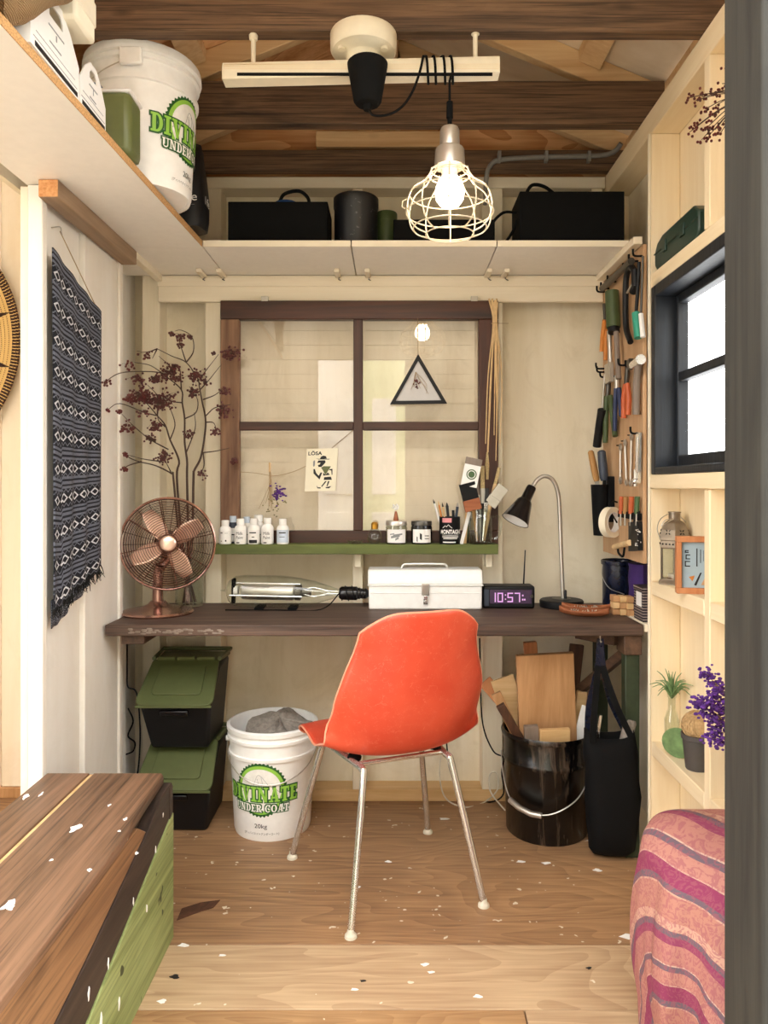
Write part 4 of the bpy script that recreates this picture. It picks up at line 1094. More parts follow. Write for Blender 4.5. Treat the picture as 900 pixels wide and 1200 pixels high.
q = fmb().lathe([(0,.060),(.020,.060),(.026,.056),(.027,.048),(0,.046)], 28); obj('badge_cap', q, M['copper_pale'], fa, world=True)
q = fmb().lathe([(0,.028),(.030,.028),(.033,.02),(.033,-.03),(.045,-.05),(.05,-.075),(.046,-.12),(.03,-.135),(0,-.138)], 28); obj('motor_housing', q, M['copper_dark'], fa, world=True)
obj('stem_joint', MB().cyl(Vector((base.x,base.y,TZ+.15)), fn_c + Vector((0,.07,-.03)), .016, .018, 14), M['copper'], fa, world=True)
obj('clip', fmb().box(-R_-.008, -R_+.004, -.008, .012, -.008, .008), M['black_plastic'], fa, world=True)
obj('cord', MB().tube(smooth_path([(base.x-.02, base.y+.10, TZ+.004), (base.x-.06, base.y+.15, TZ+.004), (-.905, 2.82, TZ+.004)], 5), .003, 6), M['black_matte'], fa, world=True)

# ---------------------------------------------------------------- vase with berry branches
VY = 2.775; vb = at(222, 706, VY)
va = thing('glass_vase', 'clear glass vase behind the copper fan', 'vase', (vb.x, VY, TZ))
obj('body', MB().lathe([(0,.002),(.040,0),(.050,.004),(.052,.02),(.052,.225),(.054,.230),(.050,.230),(.049,.02),(.046,.012),(0,.012)], 32), M['jarglass'], va)
def zz(x, y): return (120 + x/5.294, 370 + y/5.294)
BR = {
 'a': (0.0, [[(565,1006),(570,960),(610,880),(635,740),(640,640),(620,540),(605,460),(590,390),(520,290),(430,250),(340,205)],
   [(605,460),(660,400),(740,300)],[(610,400),(625,365),(720,240)],[(625,520),(700,490),(760,440)],[(642,620),(700,570),(800,550)],[(640,660),(690,665),(710,720)],
   [(620,850),(700,840),(790,820)],[(520,290),(565,220),(555,130),(490,90),(450,95)],[(520,290),(490,200),(470,130)],[(340,205),(280,225),(215,220)],[(340,205),(325,235),(310,265)],[(625,850),(630,930),(605,985)]],
   [(790,240,22,40),(760,590,20,42),(580,380,22,42),(490,130,9,34),(540,135,5,16),(430,110,5,14),(760,470,8,28),(700,720,8,24),(810,900,8,28),(270,250,6,40),(480,185,6,22),(620,985,6,30),(640,410,5,22),(690,235,4,12)]),
 'b': (.03, [[(525,1006),(525,900),(510,780),(510,640),(495,540),(490,460),(400,380),(300,310),(200,290)],
   [(400,380),(340,350),(140,350),(45,390),(20,430)],[(510,640),(580,600),(590,520),(540,440)],[(520,850),(575,700),(570,600)],[(495,540),(430,530),(400,500)],[(490,460),(480,330),(450,300)],[(400,380),(420,320),(350,250)]],
   [(410,360,26,48),(450,320,10,28),(560,480,12,28),(370,520,30,62),(30,420,4,18),(165,315,4,30),(530,740,9,30),(460,395,8,26),(330,395,14,34)]),
 'c': (-.03, [[(462,1006),(475,900),(420,770),(390,680),(340,620),(270,540),(200,500)],
   [(340,620),(260,600),(110,545),(30,585)],[(410,830),(300,770),(200,690),(120,610)],[(420,770),(450,680),(430,600),(400,540)],[(390,690),(345,640),(350,560)],[(270,540),(230,480),(160,500)],[(330,780),(270,745)],[(340,620),(340,500),(280,430)]],
   [(240,500,34,62),(170,515,10,30),(330,680,14,34),(160,690,8,34),(300,760,7,34),(35,588,3,8),(230,400,10,40),(300,530,14,40),(110,600,3,14),(250,600,5,36),(370,560,12,40)]),
 'd': (-.06, [[(440,1006),(430,980),(330,930),(210,900),(130,860)],[(370,905),(260,890),(160,865)],[(430,980),(405,930),(385,890)],[(240,905),(160,930),(130,955)]],
   [(380,890,14,36),(140,860,4,14),(140,950,5,16),(385,850,4,16)]),
}
random.seed(11)
def clearY(px, Y):          # branches bend forward where they would meet the partition
    return min(Y, .893*F/max(1, 460-px)) if px < 460 else Y
def berry_branch(label, dy, lines, clusters, k):
    rt = thing('berry_branch', label, 'branch', (vb.x + .012*(k-1.5), VY, TZ+.012), 0, 'berry branches in the vase')
    # the stem down into the vase, then the branches
    x0, y0 = zz(*lines[0][0])
    s0 = at(x0, y0, VY + dy*.3)
    foot = Vector((vb.x + .012*(k-1.5), VY + .01*(k-1.5), TZ+.014))
    mid = Vector((vb.x + (s0.x-vb.x)*.55, VY + dy*.2, TZ+.23))
    mb = MB()
    for li, ln in enumerate(lines):
        pts = []
        for i, (x, y) in enumerate(ln):
            a, b = zz(x, y); up = max(0, (1006-y)/900)
            Y = VY + dy*(.3+up) + .05*math.sin(x*.013 + k)*up; pts.append(at(a, b, clearY(a, Y)))
        if li == 0: pts = [foot, mid] + pts
        pts = smooth_path(pts, 5); n = len(pts)
        r0 = .0052 if li == 0 else .0026; r1 = .0013 if li == 0 else .0009
        mb.tube(pts, [r0 + (r1-r0)*i/(n-1) for i in range(n)], 6)
    obj('stem', mb, M['twig'], rt, world=True)
    bm_ = MB(); tw = MB()
    for cx, cy, n, rr in clusters:
        n = int(n*3.0)
        up = max(0, (1006-cy)/900)
        for j in range(n):
            x = cx + random.gauss(0, rr*.62); y = cy + random.gauss(0, rr*.45)
            a, b = zz(x, y); Y = VY + dy*(.3+up) + .05*math.sin(cx*.013+k)*up + random.gauss(0, .012)
            Y = clearY(a, Y); p = at(a, b, Y); bm_.sph(p, 0.0034 + .0014*random.random(), (1,1,1.1), 7, 5)
            a2, b2 = zz(cx + (x-cx)*.25, cy - 14 + (y-cy)*.2)
            tw.tube([p, p.lerp(at(a2, b2, Y), .5) + Vector((0,0,.004)), at(a2, b2, Y)], .0005, 3)
    b_ = obj('berries', bm_, M['berry'], rt, world=True); b_['kind'] = 'stuff'
    c_ = obj('twiglets', tw, M['twig'], rt, world=True); c_['kind'] = 'stuff'
labs = ['tallest dry branch with dark red berries reaching over the window sash', 'upright dry branch with dark red berries in the middle of the vase', 'dry branch with dense dark red berries leaning to the towel', 'short low dry branch with few berries just above the fan']
for k, key in enumerate('abcd'): berry_branch(labs[k], *BR[key], k)

# ---------------------------------------------------------------- large glass valve lying on the bench
gy = 2.73; g0 = at(258, 688, gy); gx0 = g0.x; 
vt = thing('glass_tube_lamp', 'large clear glass valve with steel innards lying on the workbench', 'valve', (at(340, 700, gy).x, gy, TZ))
L0 = at(268, 690, gy).x; L1 = at(432, 690, gy).x; zc = TZ + .064
Mt = Matrix.Translation((L0, gy, zc)) @ Matrix.Rotation(math.radians(1.2), 4, 'Y') @ Matrix.Rotation(PI/2, 4, 'Y')
def vmb(): q = MB(); q.M = Mt; return q
sx = (L1 - L0) / .51
obj('envelope', vmb().lathe([(.002,-.03),(.004,-.012),(.020,-.006),(.040,.004),(.054,.025),(.0585,.06),(.0585,.20),(.052,.26),(.040,.32),(.024,.37),(.014,.40),(.012,.42)], 40), M['jarglass'], vt, world=True, sharp=60)
obj('plate', vmb().lathe([(0,.05),(.028,.05),(.030,.055),(.030,.235),(.026,.24),(0,.24)], 28), M['foil'], vt, world=True)
obj('support_rod', vmb().tube([(.012,-.035,.01),(.012,-.035,.27)], .004, 8), M['chrome'], vt, world=True)
obj('support_rod', vmb().tube([(-.03,-.01,.03),(-.03,-.01,.26)], .003, 8), M['chrome'], vt, world=True)
obj('end_bar', vmb().box(-.045, .045, -.012, .012, .012, .024), M['black_matte'], vt, world=True, bevel=.002)
obj('end_disc', vmb().cyl((0,0,.02),(0,0,.034),.018), M['white_plastic'], vt, world=True)
obj('collar', vmb().lathe([(0,.243),(.030,.243),(.030,.262),(.016,.268),(.014,.30),(0,.30)], 20), M['dark_steel'], vt, world=True)
q = vmb()
for k in range(5):
    a = 2*PI*k/5; q.tube([(.014*math.cos(a),.014*math.sin(a),.27),(.018*math.cos(a+.6),.018*math.sin(a+.6),.31),(.008*math.cos(a),.008*math.sin(a),.36),(.005*math.cos(a),.005*math.sin(a),.41)], .0016, 5)
obj('leads', q, M['chrome'], vt, world=True)
obj('screw_base', vmb().lathe([(0,.40),(.018,.402),(.024,.41),(.025,.465),(.020,.47),(.021,.476),(.018,.481),(.0195,.487),(.017,.492),(.0185,.498),(.012,.51),(0,.512)], 28), M['black_glossy'], vt, world=True)
obj('wire_wrap', vmb().tube([(.027*math.cos(t_*.9),.027*math.sin(t_*.9),.412+.0035*t_) for t_ in range(14)], .002, 5), M['black_matte'], vt, world=True)
obj('lead_wire', MB().tube(smooth_path([(L0+.41, gy-.02, zc), (L0+.34, gy-.05, TZ+.004), (L0+.18, gy-.055, TZ+.003), (L0+.0, gy-.055, TZ+.003)], 6), .0022, 6), M['black_matte'], vt, world=True)
for x_ in (.10, .22): obj('cradle', MB().box(L0+x_, L0+x_+.03, gy-.04, gy+.04, TZ, TZ+.008), M['black_matte'], vt, world=True)

# ---------------------------------------------------------------- white toolbox
ty0, ty1 = 2.70, 2.845; a = at(432, 711, ty0); b = at(565, 666, ty0); bw = b.x - a.x; bc = (a.x+b.x)/2
tx = thing('toolbox', 'white enamelled steel toolbox with front latch on the workbench', 'toolbox', (bc, (ty0+ty1)/2, TZ))
d2 = (ty1-ty0)/2; hw = bw/2
obj('body', B(-hw, hw, -d2, d2, 0, .088), M['white_plastic'], tx, bevel=.006)
lid = MB(); lid.prism([(-d2-.003,.088),(d2+.003,.088),(d2+.003,.10),(d2-.02,.142),(-d2+.02,.142),(-d2-.003,.104)], -hw-.003, hw+.003, lambda u, v, w_: Vector((w_, u, v)))
lo_ = obj('lid', lid, M['white_plastic'], tx, bevel=.006)
obj('seam_bead', MB().tube([(-hw-.004,-d2-.004,.088),(hw+.004,-d2-.004,.088)], .003, 6), M['white_plastic'], lo_)
obj('handle', MB().tube(smooth_path([(-.085,0,.142),(-.078,0,.152),(-.06,0,.156),(.06,0,.156),(.078,0,.152),(.085,0,.142)], 4), .005, 8), M['steel'], lo_)
obj('body_rib', MB().box(-hw+.004, hw-.004, -d2-.0015, -d2+.002, .058, .061), M['white_plastic'], tx, bevel=.0008)
obj('latch', MB().box(-.014,.014,-d2-.010,-d2,.052,.094), M['steel'], tx, bevel=.003)
obj('latch_catch', MB().box(-.008,.008,-d2-.013,-d2,.020,.052).cyl((0,-d2-.014,.03),(0,-d2,.03),.007,None,12), M['chrome'], tx, bevel=.002)

# ---------------------------------------------------------------- clock radio
cy0 = 2.72; a = at(566, 711, cy0); b = at(627, 684, cy0)
ck = thing('clock_radio', 'black clock radio with lilac digits beside the white toolbox', 'clock', ((a.x+b.x)/2, cy0+.04, TZ))
hw = (b.x-a.x)/2; hh = .082
obj('case', B(-hw, hw, -.04, .04, 0, hh), M['black_plastic'], ck, bevel=.008)
obj('side_panel', B(-hw+.004, -hw+.022, -.0415, -.038, .01, hh-.012), M['slate_grip'], ck, bevel=.002)
obj('screen', B(-hw+.025, hw-.012, -.0412, -.038, .018, hh-.014), M['lcd_back'], ck, bevel=.001)
SEG = {'0':'abcdef','1':'bc','5':'acdfg','7':'abc'}
dg = MB()
def digit(chh, x, w_=.020, h=.034, z=.024):
    for s in SEG[chh]:
        t_ = .004; y0_, y1_ = -.0424, -.0408
        bx = {'a':(x, x+w_, z+h-t_, z+h),'g':(x, x+w_, z+h/2-t_/2, z+h/2+t_/2),'d':(x, x+w_, z, z+t_),'f':(x, x+t_, z+h/2, z+h),'b':(x+w_-t_, x+w_, z+h/2, z+h),'e':(x, x+t_, z, z+h/2),'c':(x+w_-t_, x+w_, z, z+h/2)}[s]
        dg.box(bx[0], bx[1], y0_, y1_, bx[2], bx[3])
for chh, x in (('1',-.068),('0',-.042),('5',-.006),('7',.020)): digit(chh, x)
for z in (.033, .048): dg.box(-.015,-.011,-.0424,-.0408,z,z+.004)
for x, z in ((.047,.045),(.047,.030),(.054,.030)): dg.box(x, x+.005, -.0424, -.0408, z, z+.006)
obj('digits', dg, M['lcd'], ck)
obj('antenna', MB().tube([(hw-.03, .025, hh-.002), (hw-.024, .025, hh+.125)], [.003,.0022], 8), M['black_plastic'], ck)
obj('knob', MB().cyl((hw-.012,-.043,.045),(hw-.012,-.038,.045),.006,None,12), M['dark_steel'], ck)

# ---------------------------------------------------------------- gooseneck desk lamp
dl = thing('desk_lamp', 'black gooseneck desk lamp with steel stem on a round base', 'lamp', (at(658, 708, 2.765).x, 2.765, TZ))
lx, ly = dl.location.x, 2.765
obj('base', MB().lathe([(0,0),(.078,0),(.080,.004),(.080,.022),(.076,.027),(.05,.029),(0,.030)], 44), M['black_plastic'], dl)
obj('base_plate', MB().lathe([(0,.0295),(.034,.0295),(.034,.0315),(0,.0318)], 32), M['dark_steel'], dl)
pts = [at(660,702,2.765), at(658,660,2.765), at(656,605,2.765), at(654,578,2.76), at(648,563,2.755), at(639,558,2.75), at(630,562,2.745), at(622,574,2.735)]
obj('stem', MB().tube(smooth_path(pts, 6), .0075, 12), M['steel'], dl, world=True)
hd0 = at(623, 571, 2.737); hd1 = at(603, 612, 2.70); dv = (hd1-hd0).normalized()
Mh = Matrix.Translation(hd0) @ dv.to_track_quat('Z','Y').to_matrix().to_4x4()
q = MB(); q.M = Mh; q.lathe([(0,-.004),(.016,-.002),(.018,.004),(.019,.050),(.024,.056),(.028,.062),(.050,.138),(.0515,.142),(.049,.142),(.026,.066),(0,.060)], 36)
hd = obj('shade', q, M['black_glossy'], dl, world=True, sharp=50)
q = MB(); q.M = Mh; q.lathe([(.0485,.1405),(.0265,.068),(.010,.0655),(0,.066)], 36, cap=False); obj('shade_lining', q, M['white_plastic'], hd, world=True, solid=.0006)
q = MB(); q.M = Mh; q.lathe([(0,.066),(.013,.068),(.014,.095),(.020,.110),(.017,.124),(0,.130)], 20); obj('bulb', q, M['white_plastic'], hd, world=True)
obj('switch', MB().lathe([(0,.0),(.005,.0),(.005,.03),(.003,.034),(0,.034)], 10, (.012,-.01,.029)), M['black_plastic'], dl)

# ---------------------------------------------------------------- leaf dishes with nails
def leaf_dish(label, p0, p1, wd, h=.024):
    p0 = Vector(p0); p1 = Vector(p1); d = (p1-p0); L = d.length; d.normalize(); s = Vector((-d.y, d.x, 0))
    r = thing('leaf_dish', label, 'dish', (p0+p1)/2, 0, 'leaf dishes on the workbench')
    def fn(u, v):
        w_ = wd*math.sin(PI*max(.02, min(.98, v**.85)))**.75; uu = 2*u-1
        return p0 + d*(L*v) + s*(w_*uu) + Vector((0,0,.003 + h*uu*uu*.75 + h*.5*abs(2*v-1)**3))
    obj('bowl', MB().grid(fn, 10, 20), M['leafwood'], r, world=True, solid=.004)
    q = MB(); random.seed(int(L*1e5) % 97)
    for k in range(26):
        v = .2+.6*random.random(); u = .5+.45*(random.random()-.5); c = fn(u, v) + Vector((0,0,.008)); a = random.random()*PI; e = random.random()*.9
        dd = Vector((math.cos(a)*math.cos(e), math.sin(a)*math.cos(e), math.sin(e)))*.014
        q.tube([c-dd*.6, c+dd], .0016, 5)
    o = obj('metal_bits', q, M['steel'], r, world=True); o['kind'] = 'stuff'
leaf_dish('red-brown leaf-shaped dish of metal bits at the bench edge', (.575, 2.585, TZ), (.73, 2.53, TZ), .034)
leaf_dish('leaf-shaped dish of metal bits behind another, by the lamp base', (.60, 2.66, TZ), (.76, 2.62, TZ), .034)

# ---------------------------------------------------------------- things on the ledge at the right
tn = thing('enamel_tin', 'navy enamelled tin on the ledge under the tool panel', 'tin', (.838, 2.785, .760))
obj('body', MB().lathe([(0,0),(.056,0),(.058,.004),(.058,.150),(.063,.152),(.064,.165),(.060,.168),(.056,.160),(.054,.01),(0,.008)], 36), M['navy'], tn)
obj('bail', MB().tube(smooth_path([(-.062,-.01,.15),(-.068,-.03,.11),(-.05,-.06,.07),(0,-.068,.05)], 5), .0015, 5), M['steel'], tn)
o = obj('purple_cloth', MB().loft([[Vector((.862+.030*math.cos(a), 2.63+.045*math.sin(a)*(1+.1*math.sin(3*a)), .760+z)) * 1 for a in [2*PI*k/16 for k in range(16)]] if i % 2 == 0 else [Vector((.862+.034*math.cos(a), 2.63+.05*math.sin(a), .760+z)) for a in [2*PI*k/16 for k in range(16)]] for i, z in enumerate((0,.04,.08,.12,.155,.17))]), M['purple'], org=None); tag(o, 'purple cloth bundle on the ledge behind the striped box', 'cloth')
sb = thing('striped_box', 'dark striped gift box with white label on the ledge', 'box', (.855, 2.475, .760))
obj('box_body', B(-.045, .045, -.045, .045, 0, .098), M['striped'], sb, bevel=.002)
obj('box_lid', B(-.047, .047, -.047, .047, .098, .112), M['striped'], sb, bevel=.002)
lb = obj('label', B(-.0462, -.0455, -.034, .018, .048, .094), M['card'], sb)
obj('label_front', B(-.022, .03, -.0462, -.0455, .048, .094), M['card'], sb)
q = MB(); q.sph((.004,-.0464,.080),.005,(.7,.1,1),8,6); q.box(-.014,.022,-.0467,-.0463,.062,.064).box(-.006,.014,-.0467,-.0463,.056,.0575); obj('label_print', q, M['ink'], lb)
random.seed(2)
for k in range(9):
    i, j = k % 3, k // 3
    c = Vector((.772 + .022*i + .003*j, 2.60 - .012*i + .006*random.random(), TZ + .011 + .0225*j)); 
    o = obj('wood_block', MB().box(-.0105,.0105,-.022,.022,-.0105,.0105), M['tan_light'] if k % 2 else M['tan'], org=None, bevel=.002)
    c.x = .80 + .021*i - .03; o.location = c
    tag(o, 'small square wood peg in the little pile before the navy tin', 'wood block', 'stacked wood pegs')
# ---------------------------------------------------------------- narrow green shelf under the sash and what stands on it
GZ = at(0, 638, 2.74).z
gs = thing('green_shelf', 'narrow moss-green painted shelf board below the window sash', 'shelf', (at(417, 644, 2.79).x, 2.79, GZ-.035))
a = at(250, 650, 2.74); b = at(584, 638, 2.74)
obj('board', B(a.x, b.x, 2.74, ST-.001, GZ-.036, GZ), M['green_board'], gs, world=True, bevel=.002)
for x in (-.13, .36):
    obj('bracket', MB().box(x-.012, x+.012, 2.80, ST-.001, GZ-.09, GZ-.0365), M['trim_cream_v'], gs, world=True, bevel=.002)
bsp = [(264,2.765,.087,'plain black mark and small dots on its label',0),(282,2.765,.093,'two lines of black script on its label',1),(297.5,2.768,.093,'black band at the foot of its label',2),(313.5,2.765,.096,'pinkish cap and black script on its label',3),(331.5,2.765,.093,'pale blue label',4),
       (273,2.815,.101,'dark label and blue-white cap',5),(289,2.82,.098,'blue-white cap behind the script bottle',6),(303,2.82,.105,'wide white cap, tallest of the back row',7)]
for i, (px, Y, h, lab, kd) in enumerate(bsp):
    x = (px-460)*Y/F; r = .0225 if kd < 5 else .020
    t = thing('paint_bottle', 'small white paint bottle with ' + lab, 'bottle', (x, Y, GZ), 0, 'paint bottles on the green shelf')
    obj('bottle_body', MB().lathe([(0,0),(r-.002,0),(r,.003),(r,h*.62),(r*.85,h*.70),(r*.55,h*.76),(r*.5,h*.78),(0,h*.78)], 24), M['white_plastic'] if kd != 5 else M['slate_grip'], t)
    cr = r*.62 if kd != 7 else r*.8
    obj('cap', MB().lathe([(0,h*.765),(cr,h*.765),(cr,h*.99),(cr-.001,h),(0,h)], 20), M['white_plastic'] if kd not in (5, 6) else M['pale_blue'], t)
    rr = r + .0004
    def cyl_fn(u, v, rr=rr): return Vector((rr*math.sin(u/rr), -rr*math.cos(u/rr), v))
    lbp = MB().grid(lambda u, v: cyl_fn((u-.5)*r*2.4, .006+v*h*.5), 12, 1)
    lo = obj('label', lbp, M['card'] if kd != 4 else M['pale_blue'], t, normals=False)
    rr2 = r + .0009
    def cf(u, v, rr=rr2): return Vector((rr*math.sin(u/rr), -rr*math.cos(u/rr), v))
    q = MB()
    def bar(u0, u1, v0, v1): q.grid(lambda u, v: cf(u0+(u1-u0)*u, v0+(v1-v0)*v), 6, 1)
    if kd == 0: bar(-.014,-.005,.040,.0435); bar(.002,.014,.040,.041); bar(.004,.009,.010,.016); bar(-.012,-.008,.010,.013)
    elif kd in (1, 3): put_text(q, 'Milk', lambda u, v: cf(u, v+.040), .026, .011); put_text(q, 'Paint', lambda u, v: cf(u, v+.025), .026, .011); bar(-.012,.0,.004,.008)
    elif kd == 2: bar(-.016,.016,.004,.016); bar(-.014,.012,.040,.0445); bar(-.004,.006,.025,.028)
    elif kd == 4: bar(-.012,.014,.040,.044); bar(-.010,.010,.026,.028)
    else: bar(-.012,.012,.030,.034)
    obj('label_print', q, M['ink'], lo, normals=False)
# clear bulb with brass cap, standing upside down
x = (439-460)*2.77/F
t = thing('light_bulb', 'clear glass light bulb with brass cap standing on the green shelf', 'light bulb', (x, 2.77, GZ))
obj('glass', MB().lathe([(0,.001),(.016,.002),(.026,.012),(.029,.026),(.025,.040),(.015,.052),(.012,.056)], 24, cap=False), M['jarglass'], t)
obj('cap', MB().lathe([(.0115,.054),(.0135,.056),(.0125,.060),(.0135,.064),(.0125,.068),(.0135,.072),(.009,.080),(0,.082)], 20), M['brass'], t)
# lidded jars
def jar(label, px, Y, r, h, dark, lidm, figure=False):
    t = thing('jar', label, 'jar', ((px-460)*Y/F, Y, GZ))
    obj('glass', MB().lathe([(0,.002),(r-.003,0),(r,.004),(r,h*.72),(r*.93,h*.80),(r*.93,h*.84),(r*.88,h*.84),(r*.88,h*.78),(r*.93,h*.70),(r*.93,.006),(0,.005)], 28), M['jarglass'] if not dark else M['black_glossy'], t)
    obj('contents', MB().lathe([(0,.007),(r*.91,.007),(r*.91,h*.6),(0,h*.62)], 24), M['bristle_tan'] if not dark else M['black_matte'], t)
    obj('lid', MB().lathe([(0,h),(r*.94,h),(r*.98,h-.003),(r*.98,h*.82),(r*.93,h*.81),(0,h*.81)], 28), lidm, t)
    rr = r + .0006
    lo = obj('label', MB().grid(lambda u, v: Vector((rr*math.sin((u-.5)*1.9), -rr*math.cos((u-.5)*1.9), .006+v*h*.58)), 14, 1), M['card'], t, normals=False)
    r2 = r + .0012; q = MB()
    for u0, u1, v0, v1 in ([(-.5,.3,.022,.030),(-.3,.55,.030,.036),(-.1,.2,.014,.022),(-.6,-.2,.034,.038)] if not dark else [(-.2,.0,.02,.042),(-.5,-.4,.012,.03),(.25,.7,.03,.033),(.25,.7,.02,.023)]):
        q.grid(lambda u, v: Vector((r2*math.sin(u0+(u1-u0)*u), -r2*math.cos(u0+(u1-u0)*u), v0+(v1-v0)*(v + (.8*u if not dark else -.2*u)))), 5, 1)
    obj('label_print', q, M['ink_grey'] if not dark else M['ink'], lo, normals=False)
jar('glass jar with pale metal lid and printed label on the green shelf', 464.5, 2.775, .040, .084, False, M['foil'])
jar('dark jar with black lid and white label on the green shelf', 494, 2.775, .039, .084, True, M['dark_steel'])
# tiny figure on the lid
t = thing('small_ornament', 'tiny pale sprig ornament on the lid of the glass jar', 'ornament', ((464-460)*2.775/F, 2.775, GZ+.084))
obj('foot', MB().lathe([(0,0),(.008,0),(.010,.004),(.007,.02),(.004,.035),(0,.036)], 12), M['leafwood'], t)
q = MB(); random.seed(8)
for k in range(14): q.sph((random.gauss(0,.006), random.gauss(0,.005), .042+random.random()*.018), .004, (1,1,1), 6, 4)
o = obj('white_tuft', q, M['card'], t); o['kind'] = 'stuff'
# shallow glass dish
o = obj('glass_dish', MB().lathe([(0,.002),(.022,.001),(.030,.010),(.032,.012),(.029,.011),(.02,.004),(0,.004)], 24), M['jarglass'], org=None); o.location = ((416-460)*2.775/F, 2.775, GZ); tag(o, 'shallow glass dish on the green shelf before the sash', 'dish')
# black tin can with pencils
cx = (527-460)*2.775/F
t = thing('tin_can', 'black tin can with mountain print holding pencils', 'tin can', (cx, 2.775, GZ))
obj('can_body', MB().lathe([(0,.001),(.038,0),(.039,.002),(.0385,.098),(.0395,.100),(.037,.100),(.0365,.004),(0,.004)], 32), M['black_plastic'], t)
r2 = .0400
def tc(u, v): return Vector((r2*math.sin(u/r2), -r2*math.cos(u/r2), v))
obj('pink_label', MB().grid(lambda u, v: tc(-.032+.036*u, .080+.016*v), 8, 1), M['pink_label'], t, normals=False)
q = MB(); put_text(q, 'MONTAGNE', lambda u, v: tc(u+.004, v+.046), .088, .016, .03)
q.grid(lambda u, v: tc(-.033+.066*u, .033+.0015*v), 10, 1).grid(lambda u, v: tc(-.033+.066*u, .026+.003*v), 10, 1).grid(lambda u, v: tc(-.028+.056*u, .020+.003*v), 10, 1).grid(lambda u, v: tc(-.03+.05*u, .006+.004*v), 10, 1)
q.tube([tc(u, v) for u, v in ((-.03,.060),(-.02,.068),(-.015,.064),(-.008,.072),(0,.064),(.006,.060))], .0012, 4)
obj('lettering', q, M['card'], t, normals=False)
def stick(name, label, cat, px0, py0, px1, py1, Y, r, m, tip=None, group=None):
    p0 = at(px0, py0, Y); p1 = at(px1, py1, Y+.015)
    t = thing(name, label, cat, p0, 0, group)
    obj('shaft', MB().tube([p0, p1], r, 7), m, t, world=True)
    if tip:
        d = (p1-p0).normalized(); obj('tip', MB().tube([p1, p1+d*.006, p1+d*.016], [r*1.1, r*.8, r*.2], 7), tip, t, world=True)
G = 'pencils and pens in the black tin'
for nm, lab, c, a in [('paint_brush','fine brush with pale handle and dark tip in the black tin','paint brush',(521,632,509,590,M['card'],M['ink'])),
    ('pencil','bright orange pencil in the black tin','pencil',(523,634,514.5,592,M['orange_grip'],M['tan_light'])),
    ('pencil','slim yellow-brown pencil in the black tin','pencil',(525,634,519,594,M['tan_light'],M['ink'])),
    ('marker_pen','thick black marker pen leaning in the black tin','pen',(528,634,524,594,M['ink'],M['ink'])),
    ('marker_pen','black pen with steel clip in the black tin','pen',(532,634,531,598,M['black_plastic'],None)),
    ('marker_pen','grey-tipped black pen leaning toward the mug','pen',(531,634,536,594,M['slate_grip'],M['steel']))]:
    stick(nm, lab, c, a[0], a[1], a[2], a[3], 2.775, .0035 if 'marker' not in nm else .0055, a[4], a[5], G)
for k, (lab, x0, x1, m, y0) in enumerate([('pale flat stirring stick leaning beside the black tin',541,550,M['card'],600),('tan flat stirring stick leaning beside the black tin',545,548,M['tan_light'],590),('green-printed flat stick leaning against the glass mug',545,553,M['bright_green'],592)]):
    p0 = at(x0-.5, 637.5, 2.762+.02*k); p1 = at(x1, y0, 2.795+.012*k)
    o = obj('stirring_stick', MB().bar(p0, p1, .013, .003, (0,-1,0)), m, org=p0, bevel=.0008); tag(o, lab, 'stick')
# glass mug jar with brushes
mx = (563-460)*2.775/F
t = thing('glass_mug', 'handled glass mug jar holding paint brushes on the green shelf', 'mug', (mx, 2.775, GZ))
obj('glass', MB().lathe([(0,.004),(.040,0),(.043,.006),(.043,.092),(.037,.106),(.036,.112),(.039,.114),(.039,.128),(.036,.128),(.034,.108),(.040,.09),(.040,.010),(0,.009)], 32), M['jarglass'], t)
obj('handle', MB().tube(smooth_path([(.036,0,.098),(.062,0,.100),(.075,0,.082),(.073,0,.045),(.060,0,.022),(.042,0,.018)], 5), .0055, 8), M['jarglass'], t)
GB = 'brushes in the glass mug'
def brush(label, p0, p1, p2, wd, th, fer, bri, handle, tag_=False):
    """p0 handle end in the mug, p1 ferrule start, p2 bristle tip"""
    t = thing('paint_brush', label, 'paint brush', p0, 0, GB)
    d = (p2-p1); L = d.length; d.normalize()
    obj('handle', MB().tube([p0, p0.lerp(p1, .6), p1], [.004,.006,.007], 8), handle, t, world=True)
    obj('ferrule', MB().bar(p1, p1+d*L*.4, wd, th, (0,-1,0)), fer, t, world=True, bevel=.001)
    obj('bristles', MB().bar(p1+d*L*.4, p2, wd*.96, th*.8, (0,-1,0)), bri, t, world=True, bevel=.001)
    return t
mt_ = Vector((mx, 2.775, GZ+.012))
t = brush('wide black-bristled brush with white paper tag in the glass mug', mt_+Vector((-.012,0,0)), at(555,598,2.765), at(547,566,2.755), .062, .016, M['leafwood'], M['bristle_black'], M['wood_handle'])
p0 = at(549, 570, 2.752); p1 = at(556, 537, 2.750)
tg = obj('paper_tag', MB().bar(p0, p1, .060, .004, (0,-1,0)), M['card'], t, world=True)
Mtag = Matrix.Translation((p0+p1)/2 - Vector((0,.0028,0)) - (p1-p0)*.06) 
q = MB()
for r_, r0 in ((.019,.015),(.012,.0)):
    n = 28; vs = []; 
    for k in range(n): vs += [(p0+p1)/2 + Vector((r_*math.cos(2*PI*k/n), -.0026, r_*math.sin(2*PI*k/n)-.008)), (p0+p1)/2 + Vector((r0*math.cos(2*PI*k/n), -.0026, r0*math.sin(2*PI*k/n)-.008))]
    q.add(vs, [(2*k, 2*((k+1) % n), 2*((k+1) % n)+1, 2*k+1) for k in range(n)])
obj('tag_emblem', q, M['bright_green'], tg, world=True, normals=False)
obj('tag_top', MB().bar(p0.lerp(p1, .76), p1, .0605, .0046, (0,-1,0)), M['grey_handle'], tg, world=True)
